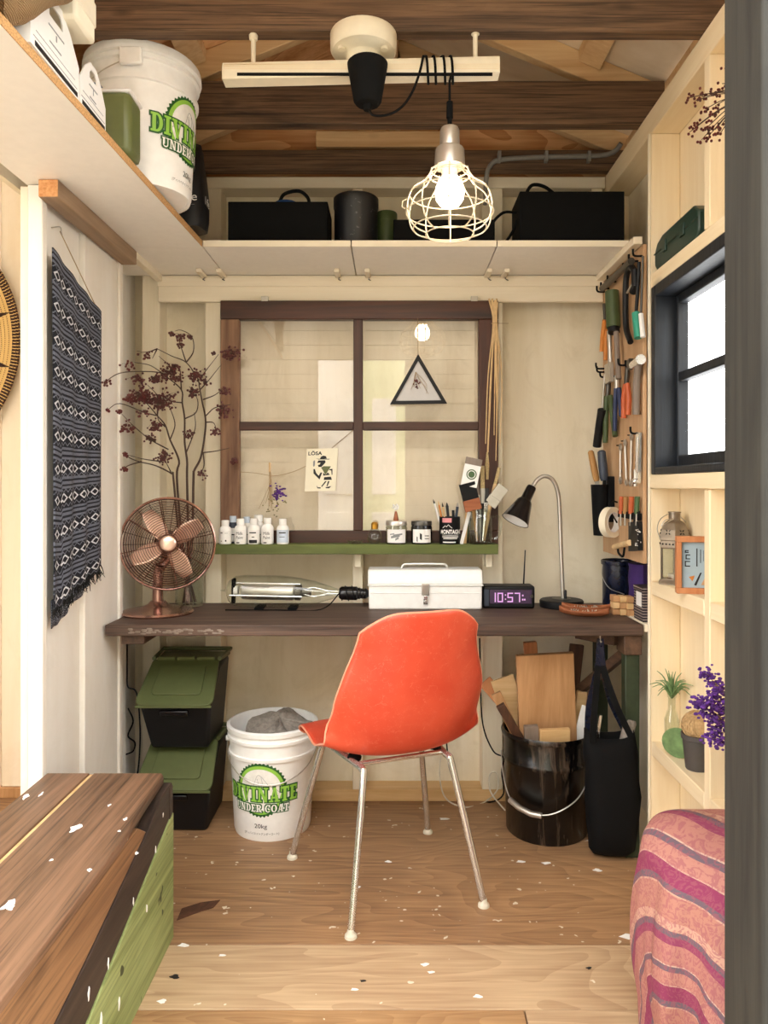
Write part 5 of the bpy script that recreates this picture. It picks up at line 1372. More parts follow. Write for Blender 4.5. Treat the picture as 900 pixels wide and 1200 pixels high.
brush('slanting wide brush with bare steel ferrule in the glass mug', mt_+Vector((.014,0,0)), at(574,592,2.77), at(590,570,2.76), .046, .014, M['steel'], M['steel'], M['straw'])
brush('round brush with long tan bristles in the glass mug', mt_+Vector((.004,.012,0)), at(566,590,2.79), at(565,546,2.80), .016, .014, M['steel'], M['bristle_tan'], M['ink'])
brush('narrow brush with grey bristles in the glass mug', mt_+Vector((-.004,.01,0)), at(561,596,2.785), at(557,556,2.79), .018, .008, M['steel'], M['grey_handle'], M['ink'])
brush('slim dark brush with steel ferrule in the glass mug', mt_+Vector((.008,-.01,0)), at(569,600,2.765), at(571,572,2.765), .014, .007, M['chrome'], M['ink'], M['chrome'])
brush('straw-coloured dried grass brush leaning right in the glass mug', mt_+Vector((.016,.012,0)), at(577,580,2.79), at(585,548,2.80), .012, .010, M['straw'], M['bristle_tan'], M['straw'])

# ---------------------------------------------------------------- things hanging on the sash
SF = SYF - .004
t = thing('triangle_frame', 'black triangular frame with dried flower hanging on the sash', 'picture frame', at(490, 473, SF))
ap, bl_, br_ = at(490,415,SF-.006), at(457,474,SF-.006), at(524,473,SF-.006)
cen = (ap+bl_+br_)/3
for p, q_ in ((ap,bl_),(bl_,br_),(br_,ap)):
    d = (q_-p).normalized(); i0 = p + (cen-p).normalized()*.010; i1 = q_ + (cen-q_).normalized()*.010
    o0 = p; o1 = q_; pi0 = p + (cen-p)*.20; pi1 = q_ + (cen-q_)*.20
    mb = MB(); pts = [o0, o1, pi1, pi0]
    mb.add([v + Vector((0,-.006,0)) for v in pts] + [v + Vector((0,.006,0)) for v in pts], [(0,1,2,3),(7,6,5,4),(0,4,5,1),(1,5,6,2),(2,6,7,3),(3,7,4,0)])
    obj('frame_bar', mb, M['black_plastic'], t, world=True, bevel=.001)
pts = [p + (cen-p)*.17 for p in (ap, bl_, br_)]
obj('backing', MB().add([v + Vector((0,.001,0)) for v in pts] + [v + Vector((0,.004,0)) for v in pts], [(0,1,2),(5,4,3),(0,3,4,1),(1,4,5,2),(2,5,3,0)]), M['backing'], t, world=True)
q = MB(); random.seed(4)
for k in range(7):
    a0 = at(487,436,SF-.008); e = at(480+random.random()*24, 452+random.random()*12, SF-.009)
    q.tube(smooth_path([a0, a0.lerp(e,.5)+Vector((random.gauss(0,.008),0,.0)), e], 4), .0006, 4)
obj('dried_stems', q, M['twine'], t, world=True)['kind'] = 'stuff'
q = MB()
for k in range(14): q.sph(at(489+random.gauss(0,2.2), 449+random.gauss(0,3.2), SF-.010), .0032, (1,.6,1.2), 6, 4)
obj('dried_flower', q, M['berry'], t, world=True)['kind'] = 'stuff'
obj('hanging_string', MB().tube([at(490,415,SF-.006), at(489.5,395,SF-.004), at(489.5,373,SF+.004)], .0009, 5), M['twine'], t, world=True)
# twine strung across the lower left pane
tw = [(281,553),(300,554.5),(321,557.5),(340,554),(358,546.5),(377,535),(396,519),(415,503)]
o = obj('twine', MB().tube(smooth_path([at(x, y, SYF+.008) for x, y in tw], 4), .0011, 5), M['twine']); tag(o, 'thin twine strung across the lower left window pane', 'twine')
cy_ = SYF - .0; tl = math.radians(3.5)
cd = thing('picture_card', 'cream picture card reading LÖSA pegged on the twine', 'card', at(377, 576, SYF+.004))
cc = at(376.5, 550.5, SYF+.004); cw, chh_ = .117, .160
def cardp(u, v, off=0):
    return cc + Vector((u*math.cos(tl) + v*math.sin(tl)*.9, -off, v*math.cos(tl) + u*math.sin(tl)*.5))
mb = MB(); mb.prism([(-cw/2,-chh_/2),(cw/2,-chh_/2),(cw/2,chh_/2),(-cw/2,chh_/2)], 0, .0012, lambda u, v, w_: cardp(u, v, w_))
pc = obj('sheet', mb, M['paper'], cd, world=True)
q = MB(); put_text(q, 'LÖSA', lambda u, v: cardp(u-.026, v+.064, .0016), .052, .017, .03)
obj('lettering', q, M['ink'], pc, world=True, normals=False)
def cpoly(pts, off=.0017):
    n = len(pts); return [cardp((x-460)/900*.19, (515-y)/1029*.243, off) for x, y in pts], [tuple(range(n))]
q = MB()
for poly in ([(425,345),(440,310),(480,290),(530,300),(550,340)],[(350,325),(395,340),(600,345),(590,355),(400,350)],[(400,365),(520,365),(530,400),(500,430),(460,470),(410,470),(395,440),(430,430),(440,400),(380,405)],
             [(320,500),(345,500),(370,560),(420,610),(450,560),(480,560),(440,670),(370,610),(325,570)],[(500,560),(540,600),(580,560),(620,600),(500,610)],[(520,635),(640,630),(660,680),(515,680)],
             [(540,700),(570,700),(490,790),(475,780)],[(590,700),(620,700),(590,780),(570,780)],[(390,765),(420,795),(470,795),(465,815),(410,810)],[(555,795),(600,790),(655,780),(620,815),(560,812)],[(600,510),(660,505),(665,600),(650,600),(640,530),(605,525)]):
    q.add(*cpoly(poly))
obj('figure_print', q, M['ink'], pc, world=True, normals=False)
q = MB().add(*cpoly([(455,480),(500,460),(630,465),(580,540),(540,600),(500,540)])); obj('scarf_print', q, M['olive'], pc, world=True, normals=False)
q = MB().add(*cpoly([(325,360),(340,370),(342,440),(328,465),(310,450),(308,380)])); obj('moon_print', q, M['ink_grey'], pc, world=True, normals=False)
t = thing('dried_flower', 'bunch of dried purple flowers tied head down on the twine', 'dried flower', at(317, 540, SYF))
q = MB(); random.seed(9)
for k in range(8):
    e = at(317+random.gauss(0,6), 588+random.random()*14, SYF-.004)
    q.tube(smooth_path([at(316,545,SYF+.002), at(317+random.gauss(0,1.5),565,SYF-.003), e], 4), .0008, 4)
obj('stems', q, M['twine'], t, world=True)['kind'] = 'stuff'
q = MB()
for k in range(46): q.sph(at(326+random.gauss(0,4.5), 577+random.gauss(0,4.5), SYF-.008+random.gauss(0,.006)), .004+.002*random.random(), (1,1,.8), 6, 4)
obj('purple_petals', q, M['purple_flower'], t, world=True)['kind'] = 'stuff'
q = MB()
for k in range(34): q.sph(at(322+random.gauss(0,7), 590+random.gauss(0,6), SYF-.006+random.gauss(0,.006)), .003, (1,.5,1), 6, 4)
obj('dry_leaves', q, M['dryleaf'], t, world=True)['kind'] = 'stuff'
obj('peg', MB().bar(at(316,553,SYF+.002), at(316,542,SYF+.002), .006, .008, (0,-1,0)), M['tan_light'], t, world=True)
# bundle of straws tied at the right stile
t = thing('straw_bundle', 'bundle of dried straw stems tied to the sash corner', 'dried stems', at(578, 540, SYF-.008))
random.seed(12)
for k, (x0, x1, x2, y2, x3, y3) in enumerate([(573,578,572,440,569,520),(576,579,575,440,571,535),(579,580,580,430,579,510),(582,581,582,430,582,500),(580,580,577,420,572,530),(583,582,588,440,586,520),(577,580,584,420,581,540),(581,580,580,400,582,470)]):
    pts = smooth_path([at(x0,350+2*(k % 3),SYF-.010-.002*(k % 3)), at(x1,379,SYF-.011-.0015*k), at(x2,y2,SYF-.012-.002*(k % 4)), at(x3,y3,SYF-.012-.002*(k % 3))], 5)
    obj('stem', MB().tube(pts, [.0034-.0018*i/(len(pts)-1) for i in range(len(pts))], 6), M['straw'], t, world=True)
obj('tie', MB().tube(ring(at(580,379,SYF-.014), .013, 'Z', 16, 1, .8), .0012, 5, closed=True), M['twine'], t, world=True)
obj('tie_end', MB().tube([at(582,379,SYF-.016), at(596,379,SYF-.012)], .0009, 5), M['twine'], t, world=True)
obj('seed_head', MB().tube([at(571,530,SYF-.014), at(571,545,SYF-.014), at(571,562,SYF-.014)], [.003,.008,.005], 8), M['bristle_tan'], t, world=True)

# ---------------------------------------------------------------- towel on the partition
t = thing('woven_towel', 'navy and grey woven towel with fringed end hanging on the white partition', 'towel', (XP+.012, 2.26, .80))
tk0, tk1 = 2.016, 2.350
def towel_pt(u, v):      # u along the wall, v from top
    y = tk0 + (tk1-tk0)*u
    zt = 1.842 - .115*u**1.0 + (.02*u*u); zb = .873 + .08*max(0, (u-.0))*1.0
    if u < .15: zb = .872
    z = zt + (zb - zt)*v
    y += .02*v*(u-.3)
    x = XP + .012 + .007*math.sin(7*u*PI + 2*v) * (.3+.7*v) + .010*math.exp(-((u-.12-.05*v)/.08)**2)*v
    return Vector((x, y, z))
obj('cloth', MB().grid(towel_pt, 48, 60), M['towel'], t, world=True, solid=.004)
q = MB(); random.seed(6)
for k in range(90):
    u = k/89; p = towel_pt(u, 1.0); q.tube([p, p+Vector((random.gauss(0,.004), random.gauss(0,.006), -.012)), p+Vector((random.gauss(0,.006), random.gauss(0,.008), -.022-.012*random.random()))], [.002,.0016,.0008], 4)
obj('fringe', q, M['bristle_black'], t, world=True)['kind'] = 'stuff'
obj('inner_fold', MB().grid(lambda u, v: towel_pt(.02+.75*u, 1.0) + Vector((-.008,0,.02-.075*v+.02*u)), 20, 4), M['towel'], t, world=True, solid=.003)
nail = Vector((XP-.002, 2.075, 1.905))
obj('hanging_cord', MB().tube([nail + Vector((.008,0,0)), towel_pt(.86, 0)], .0014, 5), M['twine'], t, world=True)
o = obj('wire_hook', MB().tube(smooth_path([nail+Vector((-.016,.0,.01)), nail+Vector((.008,0,.012)), nail+Vector((.012,0,-.002)), nail+Vector((.010,.01,-.006))], 4), .0016, 6), M['steel']); tag(o, 'bent wire hook holding the towel cord', 'hook')

# ---------------------------------------------------------------- coiled basket plate on the alcove wall
bc_ = at(20.7-150, 398, 2.86)
pr = [(0,-.03)]
for i in range(33):
    r_ = .015*i
    for k in range(3): pr.append((r_ + .005*k, -.03 + .03*(r_/.49)**2 + (.004 if k == 1 else 0)))
pr = pr[1:] + [(.497,.008),(.500,.0),(.495,-.008),(0,-.038)]
q = MB(); q.lathe(pr, 72, M=Matrix.Rotation(PI/2, 4, 'X'))
o = obj('basket_plate', q, M['basket'], org=None, sharp=70); o.location = bc_; tag(o, 'large round coiled basket plate with dark star pattern on the alcove wall', 'basket')
# ---------------------------------------------------------------- tools on the panel of the right wall
PX = .800                                   # face of the tool panel
def pg(px, py, off=.012):
    """a point standing off the panel face by off, seen at the given place"""
    X = PX - off; Y = X * F / (px - 460); return Vector((X, Y, EYE + (570 - py) * Y / F))
def flatpoly(pts, th, off=.006):
    q = MB(); P = [pg(x, y, off) for x, y in pts]; n = len(P)
    vs = P + [p + Vector((-th, 0, 0)) for p in P]
    return q.add(vs, [tuple(range(n)), tuple(reversed(range(n, 2*n)))] + [(i, n+i, n+(i+1) % n, (i+1) % n) for i in range(n)])
def rod(pts, r, off=.012, n=10): return MB().tube([pg(x, y, off) for x, y in pts], r, n)
def tool(name, label, cat, px, py, group='hand tools on the tool panel'):
    return thing(name, label, cat, pg(px, py), 0, group)
def hook(t, px, py):
    p = pg(px, py, 0); obj('hook', MB().tube(smooth_path([p + Vector((.002,0,.0)), p + Vector((-.022,0,.0)), p + Vector((-.030,0,.006)), p + Vector((-.031,0,.022))], 4), .0035, 7), M['black_matte'], t, world=True)
W = dict(world=True)
t = tool('steel_bar', 'grey steel bar lying across two black hooks at the top of the tool panel', 'bar', 722, 322)
obj('bar', rod([(706,338),(740,306)], .012, .024, 14), M['dark_steel'], t, **W)
hook(t, 709, 342); hook(t, 722, 330)
t = tool('caulking_gun', 'tool with thick olive green barrel and steel frame on the tool panel', 'tool', 717, 400)
obj('barrel', rod([(717,342),(719,384)], .024, .032, 18), M['green_grip'], t, **W)
obj('cap', rod([(719,384),(719.5,390)], .020, .032, 16), M['black_plastic'], t, **W)
obj('frame_arm', rod([(714,388),(716,447)], .009, .03), M['steel'], t, **W)
obj('frame_arm', rod([(722,388),(725,444)], .010, .026), M['grey_handle'], t, **W)
obj('jaw', flatpoly([(712,428),(719,424),(719,447),(713,450)], .012, .024), M['steel'], t, **W); hook(t, 714, 338)
t = tool('shears', 'orange-handled shears on the tool panel behind the green barrel', 'shears', 709, 400)
obj('handle', rod([(708.5,375),(706,395),(705,412)], .008, .03), M['orange_grip'], t, **W)
obj('handle', rod([(709.5,375),(710,400),(709.5,422)], .008, .02), M['orange_grip'], t, **W)
obj('blade', rod([(709,375),(708,356)], .006, .025), M['dark_steel'], t, **W); hook(t, 708, 432)
t = tool('hacksaw', 'black curved hacksaw frame on the tool panel', 'saw', 739, 355)
obj('frame', MB().tube(smooth_path([pg(744,318,.02), pg(739,313,.02), pg(734,325,.02), pg(733,355,.02), pg(734,385,.02), pg(739,401,.02)], 5), .010, 10), M['black_plastic'], t, **W)
obj('grip', rod([(744,317),(745,335),(742,342)], .013, .022, 12), M['black_plastic'], t, **W)
obj('blade', rod([(735,343),(741,333)], .004, .02), M['steel'], t, **W); hook(t, 741, 316)
t = tool('pull_saw', 'slim saw with teal green handle on the tool panel', 'saw', 747, 350)
obj('blade', rod([(749,307),(748,330),(745.5,366)], .006, .018), M['black_plastic'], t, **W)
obj('grip', rod([(745,367),(746.5,380),(748,396)], .013, .018, 12), M['teal_grip'], t, **W); hook(t, 748, 306)
t = tool('keyhole_saw', 'long thin file with pale end on the tool panel', 'file', 753, 350)
obj('blade', rod([(753.5,300),(752,345),(751,368)], .004, .014), M['dark_steel'], t, **W)
obj('grip', rod([(751,368),(753.5,395)], .008, .014), M['card'], t, **W); hook(t, 753, 300)
t = tool('pliers', 'pliers with bright orange handles on the tool panel', 'pliers', 734, 460)
obj('jaw', rod([(736,425),(735,440),(734,450)], .009, .016), M['dark_steel'], t, **W)
obj('grip', rod([(733,450),(731,468),(731,490)], .0095, .014), M['redorange_grip'], t, **W)
obj('grip', rod([(735,450),(737,468),(736,486)], .0095, .022), M['redorange_grip'], t, **W); hook(t, 735, 428)
t = tool('hammer', 'hammer with grey wooden handle and bright steel head on the tool panel', 'hammer', 746, 450)
obj('handle', rod([(748,424),(746,450),(745.5,486)], .012, .018, 12), M['grey_handle'], t, **W)
obj('head', MB().cyl(pg(742,428,.022), pg(751,421,.022), .014, .016, 16), M['chrome'], t, **W)
obj('claw', flatpoly([(738,424),(742,420),(743,432),(740,434)], .014, .016), M['dark_steel'], t, **W); hook(t, 744, 430)
t = tool('loppers', 'small loppers with olive green handles on the tool panel', 'loppers', 714, 480)
obj('blade', rod([(712,440),(713,452),(712,466)], .010, .02), M['dark_steel'], t, **W)
obj('grip', rod([(711,464),(710,490),(709.5,519)], .010, .024), M['green_grip'], t, **W)
obj('grip', rod([(715,464),(718,490),(721,511)], .010, .016), M['green_grip'], t, **W); hook(t, 713, 442)
t = tool('side_cutters', 'cutting pliers with dark blue handles on the tool panel', 'pliers', 723, 475)
obj('jaw', rod([(723,440),(723,455)], .009, .014), M['steel'], t, **W)
obj('grip', rod([(722,455),(721,475),(720.5,505)], .0085, .018), M['blue_grip'], t, **W)
obj('grip', rod([(725,455),(727,475),(728,488)], .0085, .012), M['blue_grip'], t, **W); hook(t, 723, 441)
t = tool('trowel', 'steel trowel with black handle hanging in front of the cream wall', 'trowel', 702, 495)
obj('shaft', rod([(709,438),(707,462),(706,480)], .005, .03), M['steel'], t, **W)
obj('grip', rod([(705.5,480),(702.5,500),(699.5,523)], .0155, .04, 14), M['black_plastic'], t, **W); hook(t, 709, 436)
for k, (x0, x1, y0, y1, r, lab) in enumerate([(727,727,524,563,.004,'small dull spanner, first of the spanner row'),(732.5,734,519,565,.0045,'slim dark spanner in the spanner row'),(740,739,512,566,.0045,'long thin spanner with green tag in the spanner row')]):
    t = tool('spanner', lab + ' on the tool panel', 'spanner', x0, 545)
    obj('shaft', rod([(x0,y0+4),(x1,y1-4)], r, .008), M['steel'], t, **W)
    for x, y in ((x0,y0),(x1,y1)):
        p = pg(x, y, .008); obj('ring_end', MB().tube(ring(p, .009, 'X', 14), .004, 6, closed=True), M['steel'], t, **W)
    p = pg(x0, y0, .0); obj('hook', MB().tube([p+Vector((.002,0,.006)), p+Vector((-.014,0,.006))], .002, 6), M['black_matte'], t, world=True)
t = tool('steel_tongs', 'shiny steel tongs with wing nut hanging by the spanners', 'tongs', 748, 540)
obj('arm', flatpoly([(748.5,506),(752,507),(751.5,545),(751,566),(748,560)], .010, .008), M['chrome'], t, **W)
obj('arm', rod([(748,512),(746,550),(744,560)], .005, .02), M['chrome'], t, **W)
obj('wing_nut', MB().sph(pg(744.5,564,.022), .012, (1,1,.9), 12, 8), M['chrome'], t, **W)
obj('bolt', rod([(744.5,550),(744.5,570)], .006, .022), M['steel'], t, **W); hook(t, 750, 508)
# holster with knives, stands off the panel
t = tool('tool_holster', 'black leather tool holster on the tool panel', 'holster', 697, 600)
hb = [pg(686,568,.05), pg(708,568,.05), pg(708,629,.05), pg(688,630,.05)]
hz0 = hb[2].z; hz1 = hb[0].z
loops = []
for s in range(6):
    f_ = s/5; z = hz0 + (hz1-hz0)*f_; c = Vector((.757, 2.735, z)); rx = .024 + .010*f_; ry = .030 + .006*f_
    loops.append([c + Vector((rx*math.cos(2*PI*k/20), ry*math.sin(2*PI*k/20), 0)) for k in range(20)])
obj('pouch', MB().loft(loops), M['black_matte'], t, **W)
obj('belt_loop', MB().bar((.765,2.715,hz1-.004), (.74,2.62,hz1+.008), .012, .014), M['black_matte'], t, **W)
obj('back_flap', MB().box(.778,.7995,2.70,2.765,hz0+.05,hz1+.03), M['black_matte'], t, world=True, bevel=.003)
def knife(label, p0, p1, r, m):
    t = thing('chisel', label, 'chisel', p0, 0, 'hand tools on the tool panel')
    d = (p1-p0).normalized()
    obj('handle', MB().tube([p0, p0+d*.012, p0.lerp(p1,.5), p1-d*.006, p1], [r*.75, r, r*1.05, r*.95, r*.5], 12), m, t, world=True)
    obj('blade', MB().bar(p0-d*.05, p0, .016, .004), M['steel'], t, world=True)
knife('chisel with yellow-brown wooden handle standing in the black holster', Vector((.745,2.74,hz1+.012)), Vector((.725,2.75,hz1+.125)), .012, M['wood_handle'])
knife('chisel with slate blue handle standing in the black holster', Vector((.770,2.73,hz1+.014)), Vector((.762,2.74,hz1+.125)), .016, M['slate_grip'])
# masking tape on a hook
tc_ = pg(716, 612, .03)
t = tool('masking_tape', 'roll of cream masking tape hanging on a black hook', 'tape', 716, 612)
Mx = Matrix.Translation(tc_) @ Matrix.Rotation(math.radians(38), 4, 'Z') @ Matrix.Rotation(PI/2, 4, 'X')
q = MB(); q.M = Mx; q.lathe([(.036,-.013),(.054,-.013),(.054,.013),(.036,.013),(.036,-.013)], 36, cap=False); obj('roll', q, M['cream_plastic'], t, **W)
q = MB(); q.M = Mx; q.lathe([(.0335,-.012),(.0358,-.012),(.0358,.0135),(.0335,.0135),(.0335,-.012)], 36, cap=False); obj('core', q, M['card'], t, **W)
obj('hook', MB().tube(smooth_path([tc_+Vector((.028,.02,.07)), tc_+Vector((.0,.0,.075)), tc_+Vector((-.006,-.0,.05)), tc_+Vector((.0,-.0,.034)), tc_+Vector((.012,-.03,.0))], 5), .003, 7), M['black_matte'], t, **W)
for k, (x, m, lab) in enumerate([(728.5,M['redorange_grip'],'orange-handled screwdriver next to the masking tape'),(733.5,M['wood_handle'],'brown-handled screwdriver between two orange ones'),(740,M['redorange_grip'],'orange-handled screwdriver beside the green-handled one'),(747,M['bright_green'],'green-handled screwdriver, last of the screwdriver row')]):
    t = tool('screwdriver', lab, 'screwdriver', x, 590, 'row of screwdrivers')
    obj('grip', rod([(x,582),(x-.3,590),(x-.8,602)], .0085, .016, 10), m, t, **W)
    obj('shaft', rod([(x-.8,602),(x-1.2,616)], .0035, .016), M['steel'], t, **W)
o = obj('screwdriver_rail', MB().bar(pg(726,602,.010), pg(750,606,.010), .012, .022), M['black_matte']); tag(o, 'black rail holding the screwdriver row', 'rail')
t = tool('cutter_pack', 'black tool pouch with white scribbled print at the bottom of the tool panel', 'pouch', 747, 630)
q = MB(); q.M = None
pp = [pg(x, y, .004) for x, y in ((742,612),(753,610),(753.5,645),(742,646))]
obj('pouch', flatpoly([(742,612),(752.5,611),(753.5,645),(742,646)], .016, .002), M['black_plastic'], t, **W)
q = MB(); random.seed(21)
for k in range(10):
    x = 743 + 9*random.random(); y = 620 + 24*random.random(); q.tube([pg(x, y, .019), pg(min(753, x+3*random.random()), y+3-5*random.random(), .019)], .0011, 4)
obj('scribble_print', q, M['card'], t, **W)['kind'] = 'stuff'
obj('nozzle', rod([(744,612),(745,602),(748,600)], .006, .014), M['black_plastic'], t, **W)
t = tool('tape_cutter', 'short wooden dowel with black loop low on the tool panel', 'tool', 729, 640)
obj('dowel', rod([(720,641),(738,636)], .010, .022, 12), M['straw'], t, **W)
obj('loop', MB().tube(smooth_path([pg(724,641,.02), pg(725,648,.02), pg(730,652,.02), pg(732,642,.02)], 5), .004, 7), M['black_matte'], t, **W)

# ---------------------------------------------------------------- shelves of the right wall
SA = .904; SB = .401
la = thing('lantern', 'antique pewter candle lantern with domed top on the pine shelf', 'lantern', (.858, 2.285, SA), math.radians(12))
hexa = lambda r_, z: [Vector((r_*math.cos(PI/3*k), r_*math.sin(PI/3*k), z)) for k in range(6)]
obj('base', MB().loft([hexa(.052,0), hexa(.052,.004), hexa(.044,.014)]), M['lantern'], la, flat=True)
obj('floor_plate', MB().loft([hexa(.043,.014), hexa(.043,.017)]), M['lantern'], la, flat=True)
for k in range(6):
    p = hexa(.042, 0)[k]; obj('corner_post', MB().bar(p+Vector((0,0,.014)), p+Vector((0,0,.112)), .004, .004), M['lantern'], la)
    a_, b_ = hexa(.0405,0)[k], hexa(.0405,0)[(k+1) % 6]
    obj('pane', MB().loft([[a_+Vector((0,0,.016)), b_+Vector((0,0,.016)), b_*.97+Vector((0,0,.016)), a_*.97+Vector((0,0,.016))], [a_+Vector((0,0,.11)), b_+Vector((0,0,.11)), b_*.97+Vector((0,0,.11)), a_*.97+Vector((0,0,.11))]]), M['jarglass'], la)
dm = obj('dome', MB().loft([hexa(.045,.108), hexa(.047,.112), hexa(.046,.132), hexa(.049,.134), hexa(.048,.142), hexa(.043,.165), hexa(.033,.184), hexa(.019,.194), hexa(.018,.196)]), M['lantern'], la, flat=True)
obj('chimney', MB().lathe([(0,.19),(.017,.19),(.017,.215),(.019,.216),(.019,.219),(0,.220)], 20), M['lantern'], la)
q = MB()
for f_ in range(6):
    a_ = PI/3*f_ + PI/6; n_ = Vector((math.cos(a_), math.sin(a_), 0)); s_ = Vector((-math.sin(a_), math.cos(a_), 0))
    for k in range(4):
        b_ = PI/4 + PI/2*k; c = n_*.0392 + Vector((0,0,.158)); c2 = n_*.0392
        q.bar(c + (s_*math.cos(b_)+Vector((0,0,1))*math.sin(b_)-n_*.25*math.sin(b_))*.004, c + (s_*math.cos(b_)+Vector((0,0,1))*math.sin(b_)-n_*.25*math.sin(b_))*.009, .003, .002)
    for k in range(4):
        c = n_*.0405 + s_*(.011*(k-1.5)) + Vector((0,0,.122)); q.sph(c, .003, (1,1,1), 6, 4)
obj('cut_out', q, M['black_matte'], dm)['kind'] = 'stuff'
obj('candle', MB().lathe([(0,.017),(.018,.017),(.019,.030),(.017,.031),(0,.029)], 20), M['foil'], la)
obj('handle', MB().tube(smooth_path([(-.048,0,.138),(-.058,.0,.17),(-.03,.02,.20),(.02,.03,.212),(.058,.015,.175),(.048,0,.138)], 5), .0013, 5), M['steel'], la)
obj('wire_bow', MB().tube(smooth_path([(-.02,-.02,.198),(-.05,-.03,.195),(-.062,-.03,.178),(-.045,-.025,.185),(-.015,-.02,.20)], 5), .0012, 5), M['steel'], la)
# framed print
fp = thing('framed_print', 'pale blue print in a brown wooden frame on the pine shelf', 'picture frame', (.845, 2.075, SA), math.radians(-12))
fw, fh, ft = .118, .158, .030
for nm, bx in [('frame_bar',(-fw/2,fw/2,-ft/2,ft/2,0,.016)),('frame_bar',(-fw/2,fw/2,-ft/2,ft/2,fh-.016,fh)),('frame_bar',(-fw/2,-fw/2+.014,-ft/2,ft/2,.016,fh-.016)),('frame_bar',(fw/2-.014,fw/2,-ft/2,ft/2,.016,fh-.016))]:
    obj(nm, B(*bx), M['tan_orange'], fp, bevel=.002)
pr_ = obj('print', B(-fw/2+.012, fw/2-.012, -.004, 0, .014, fh-.014), M['pale_print'], fp)
q = MB()
for z0, z1, x0, x1 in ((.074,.090,-.036,-.022),(.094,.108,-.034,-.022),(.112,.120,-.036,-.026)):
    q.box(x0,x1,-.0046,-.0042,z0,z0+.003).box(x0,x1,-.0046,-.0042,z1-.003,z1).box(x0,x0+.003,-.0046,-.0042,z0,z1)
q.box(-.006,-.003,-.0046,-.0042,.075,.125).box(.004,.006,-.0046,-.0042,.085,.122).box(.012,.013,-.0046,-.0042,.09,.12)
q.prism([(-.012,.024),(.004,.058),(.008,.058),(-.006,.022)], -.0046, -.0042, lambda u, v, w_: Vector((u, w_, v)))
obj('print_ink', q, M['ink'], pr_, normals=False)
q = MB(); q.prism([(-.026,.046),(-.010,.050),(-.016,.034)], -.0046, -.0042, lambda u, v, w_: Vector((u, w_, v))); obj('orange_shape', q, M['orange_grip'], pr_)
q = MB(); q.prism([(.006,.024),(.030,.024),(.030,.056),(.018,.048)], -.0046, -.0042, lambda u, v, w_: Vector((u, w_, v))); obj('tan_shape', q, M['tan'], pr_)
# air plant in a small bottle
ap_ = thing('glass_bottle', 'small clear glass bottle with an air plant on the low shelf', 'bottle', (.852, 2.29, SB))
obj('glass', MB().lathe([(0,.002),(.019,0),(.022,.004),(.022,.09),(.015,.112),(.011,.122),(.011,.155),(.014,.158),(.014,.166),(.010,.166),(.009,.12),(.019,.088),(.019,.006),(0,.005)], 24), M['jarglass'], ap_)
pl = thing('air_plant', 'spiky grey-green air plant on the mouth of the glass bottle', 'plant', (.852, 2.29, SB+.166), 0)
random.seed(14)
for k in range(34):
    a_ = 2*PI*k*.381; e = .15+1.25*random.random(); L = .05+.035*random.random(); d = Vector((math.cos(a_)*math.cos(e), math.sin(a_)*math.cos(e), math.sin(e)))
    pts = smooth_path([Vector((0,0,-.012)), d*L*.5+Vector((0,0,.01)), d*L + Vector((0,0,.012-.03*math.cos(e)))], 3)
    obj('leaf', MB().tube(pts, [.0028*(1-i/(len(pts)))+.0004 for i in range(len(pts))], 5), M['ledgreen'], pl)
# pot with yarn ball
pt = thing('plant_pot', 'charcoal plastic pot on the low shelf', 'pot', (.862, 2.125, SB))
obj('pot_body', MB().lathe([(0,0),(.030,0),(.032,.004),(.040,.085),(.044,.087),(.044,.100),(.040,.100),(.034,.03),(0,.01)], 28), M['pot'], pt)
yb_ = thing('yarn_ball', 'ball of jute yarn sitting in the charcoal pot', 'yarn', (.862, 2.125, SB+.10))
obj('ball', MB().sph((0,0,.022), .041, (1,1,1.0), 20, 14), M['jute'], yb_)
random.seed(17)
for k in range(16):
    ax = Vector((random.gauss(0,1),random.gauss(0,1),random.gauss(0,1))).normalized(); u_ = ax.orthogonal().normalized(); v_ = ax.cross(u_)
    obj('strand', MB().tube([Vector((0,0,.022)) + (u_*math.cos(2*PI*i/24)+v_*math.sin(2*PI*i/24))*.0415 + ax*.004*random.random() for i in range(24)], .0018, 5, closed=True), M['jute'], yb_)
o = obj('leaf_disc', MB().lathe([(0,-.002),(.045,-.002),(.047,.0),(.045,.002),(0,.003)], 24, M=Matrix.Translation((.838,2.20,SB+.047)) @ Matrix.Rotation(math.radians(60),4,'Z') @ Matrix.Rotation(math.radians(82),4,'Y')), M['ledgreen']); tag(o, 'round leaf-green disc leaning behind the charcoal pot', 'disc')
# statice in a bark vase in the next bay
sv = thing('bark_vase', 'tall narrow bark-covered vase on the low shelf by the post', 'vase', (.862, 1.83, SB))
obj('vase_body', MB().lathe([(0,0),(.022,0),(.024,.004),(.023,.03),(.025,.06),(.022,.10),(.024,.14),(.021,.17),(.018,.17),(0,.16)], 14), M['bark'], sv)
st = thing('statice_bunch', 'bunch of dried purple statice flowers leaning from the bark vase', 'dried flowers', (.862, 1.83, SB+.12))
random.seed(23); q = MB(); fl_ = MB()
heads = [(829,790,1.80),(838,800,1.81),(845,810,1.82),(826,824,1.77),(818,825,1.76),(836,826,1.78),(846,832,1.80),(831,838,1.78),(842,845,1.80),(837,815,1.79),(838,858,1.79),(844,866,1.80),(834,866,1.78),(846,850,1.80)]
for x, y, Y in heads:
    e = at(x, y, Y); s0 = Vector((.862, 1.83, SB+.10))
    q.tube(smooth_path([s0, s0.lerp(e,.55)+Vector((.015,.01,.03)), e], 4), .0011, 4)
    for k in range(34):
        c = e + Vector((random.gauss(0,.010), random.gauss(0,.010), random.gauss(0,.009))); fl_.sph(c, .0035+.0025*random.random(), (1,1,.7), 6, 4)
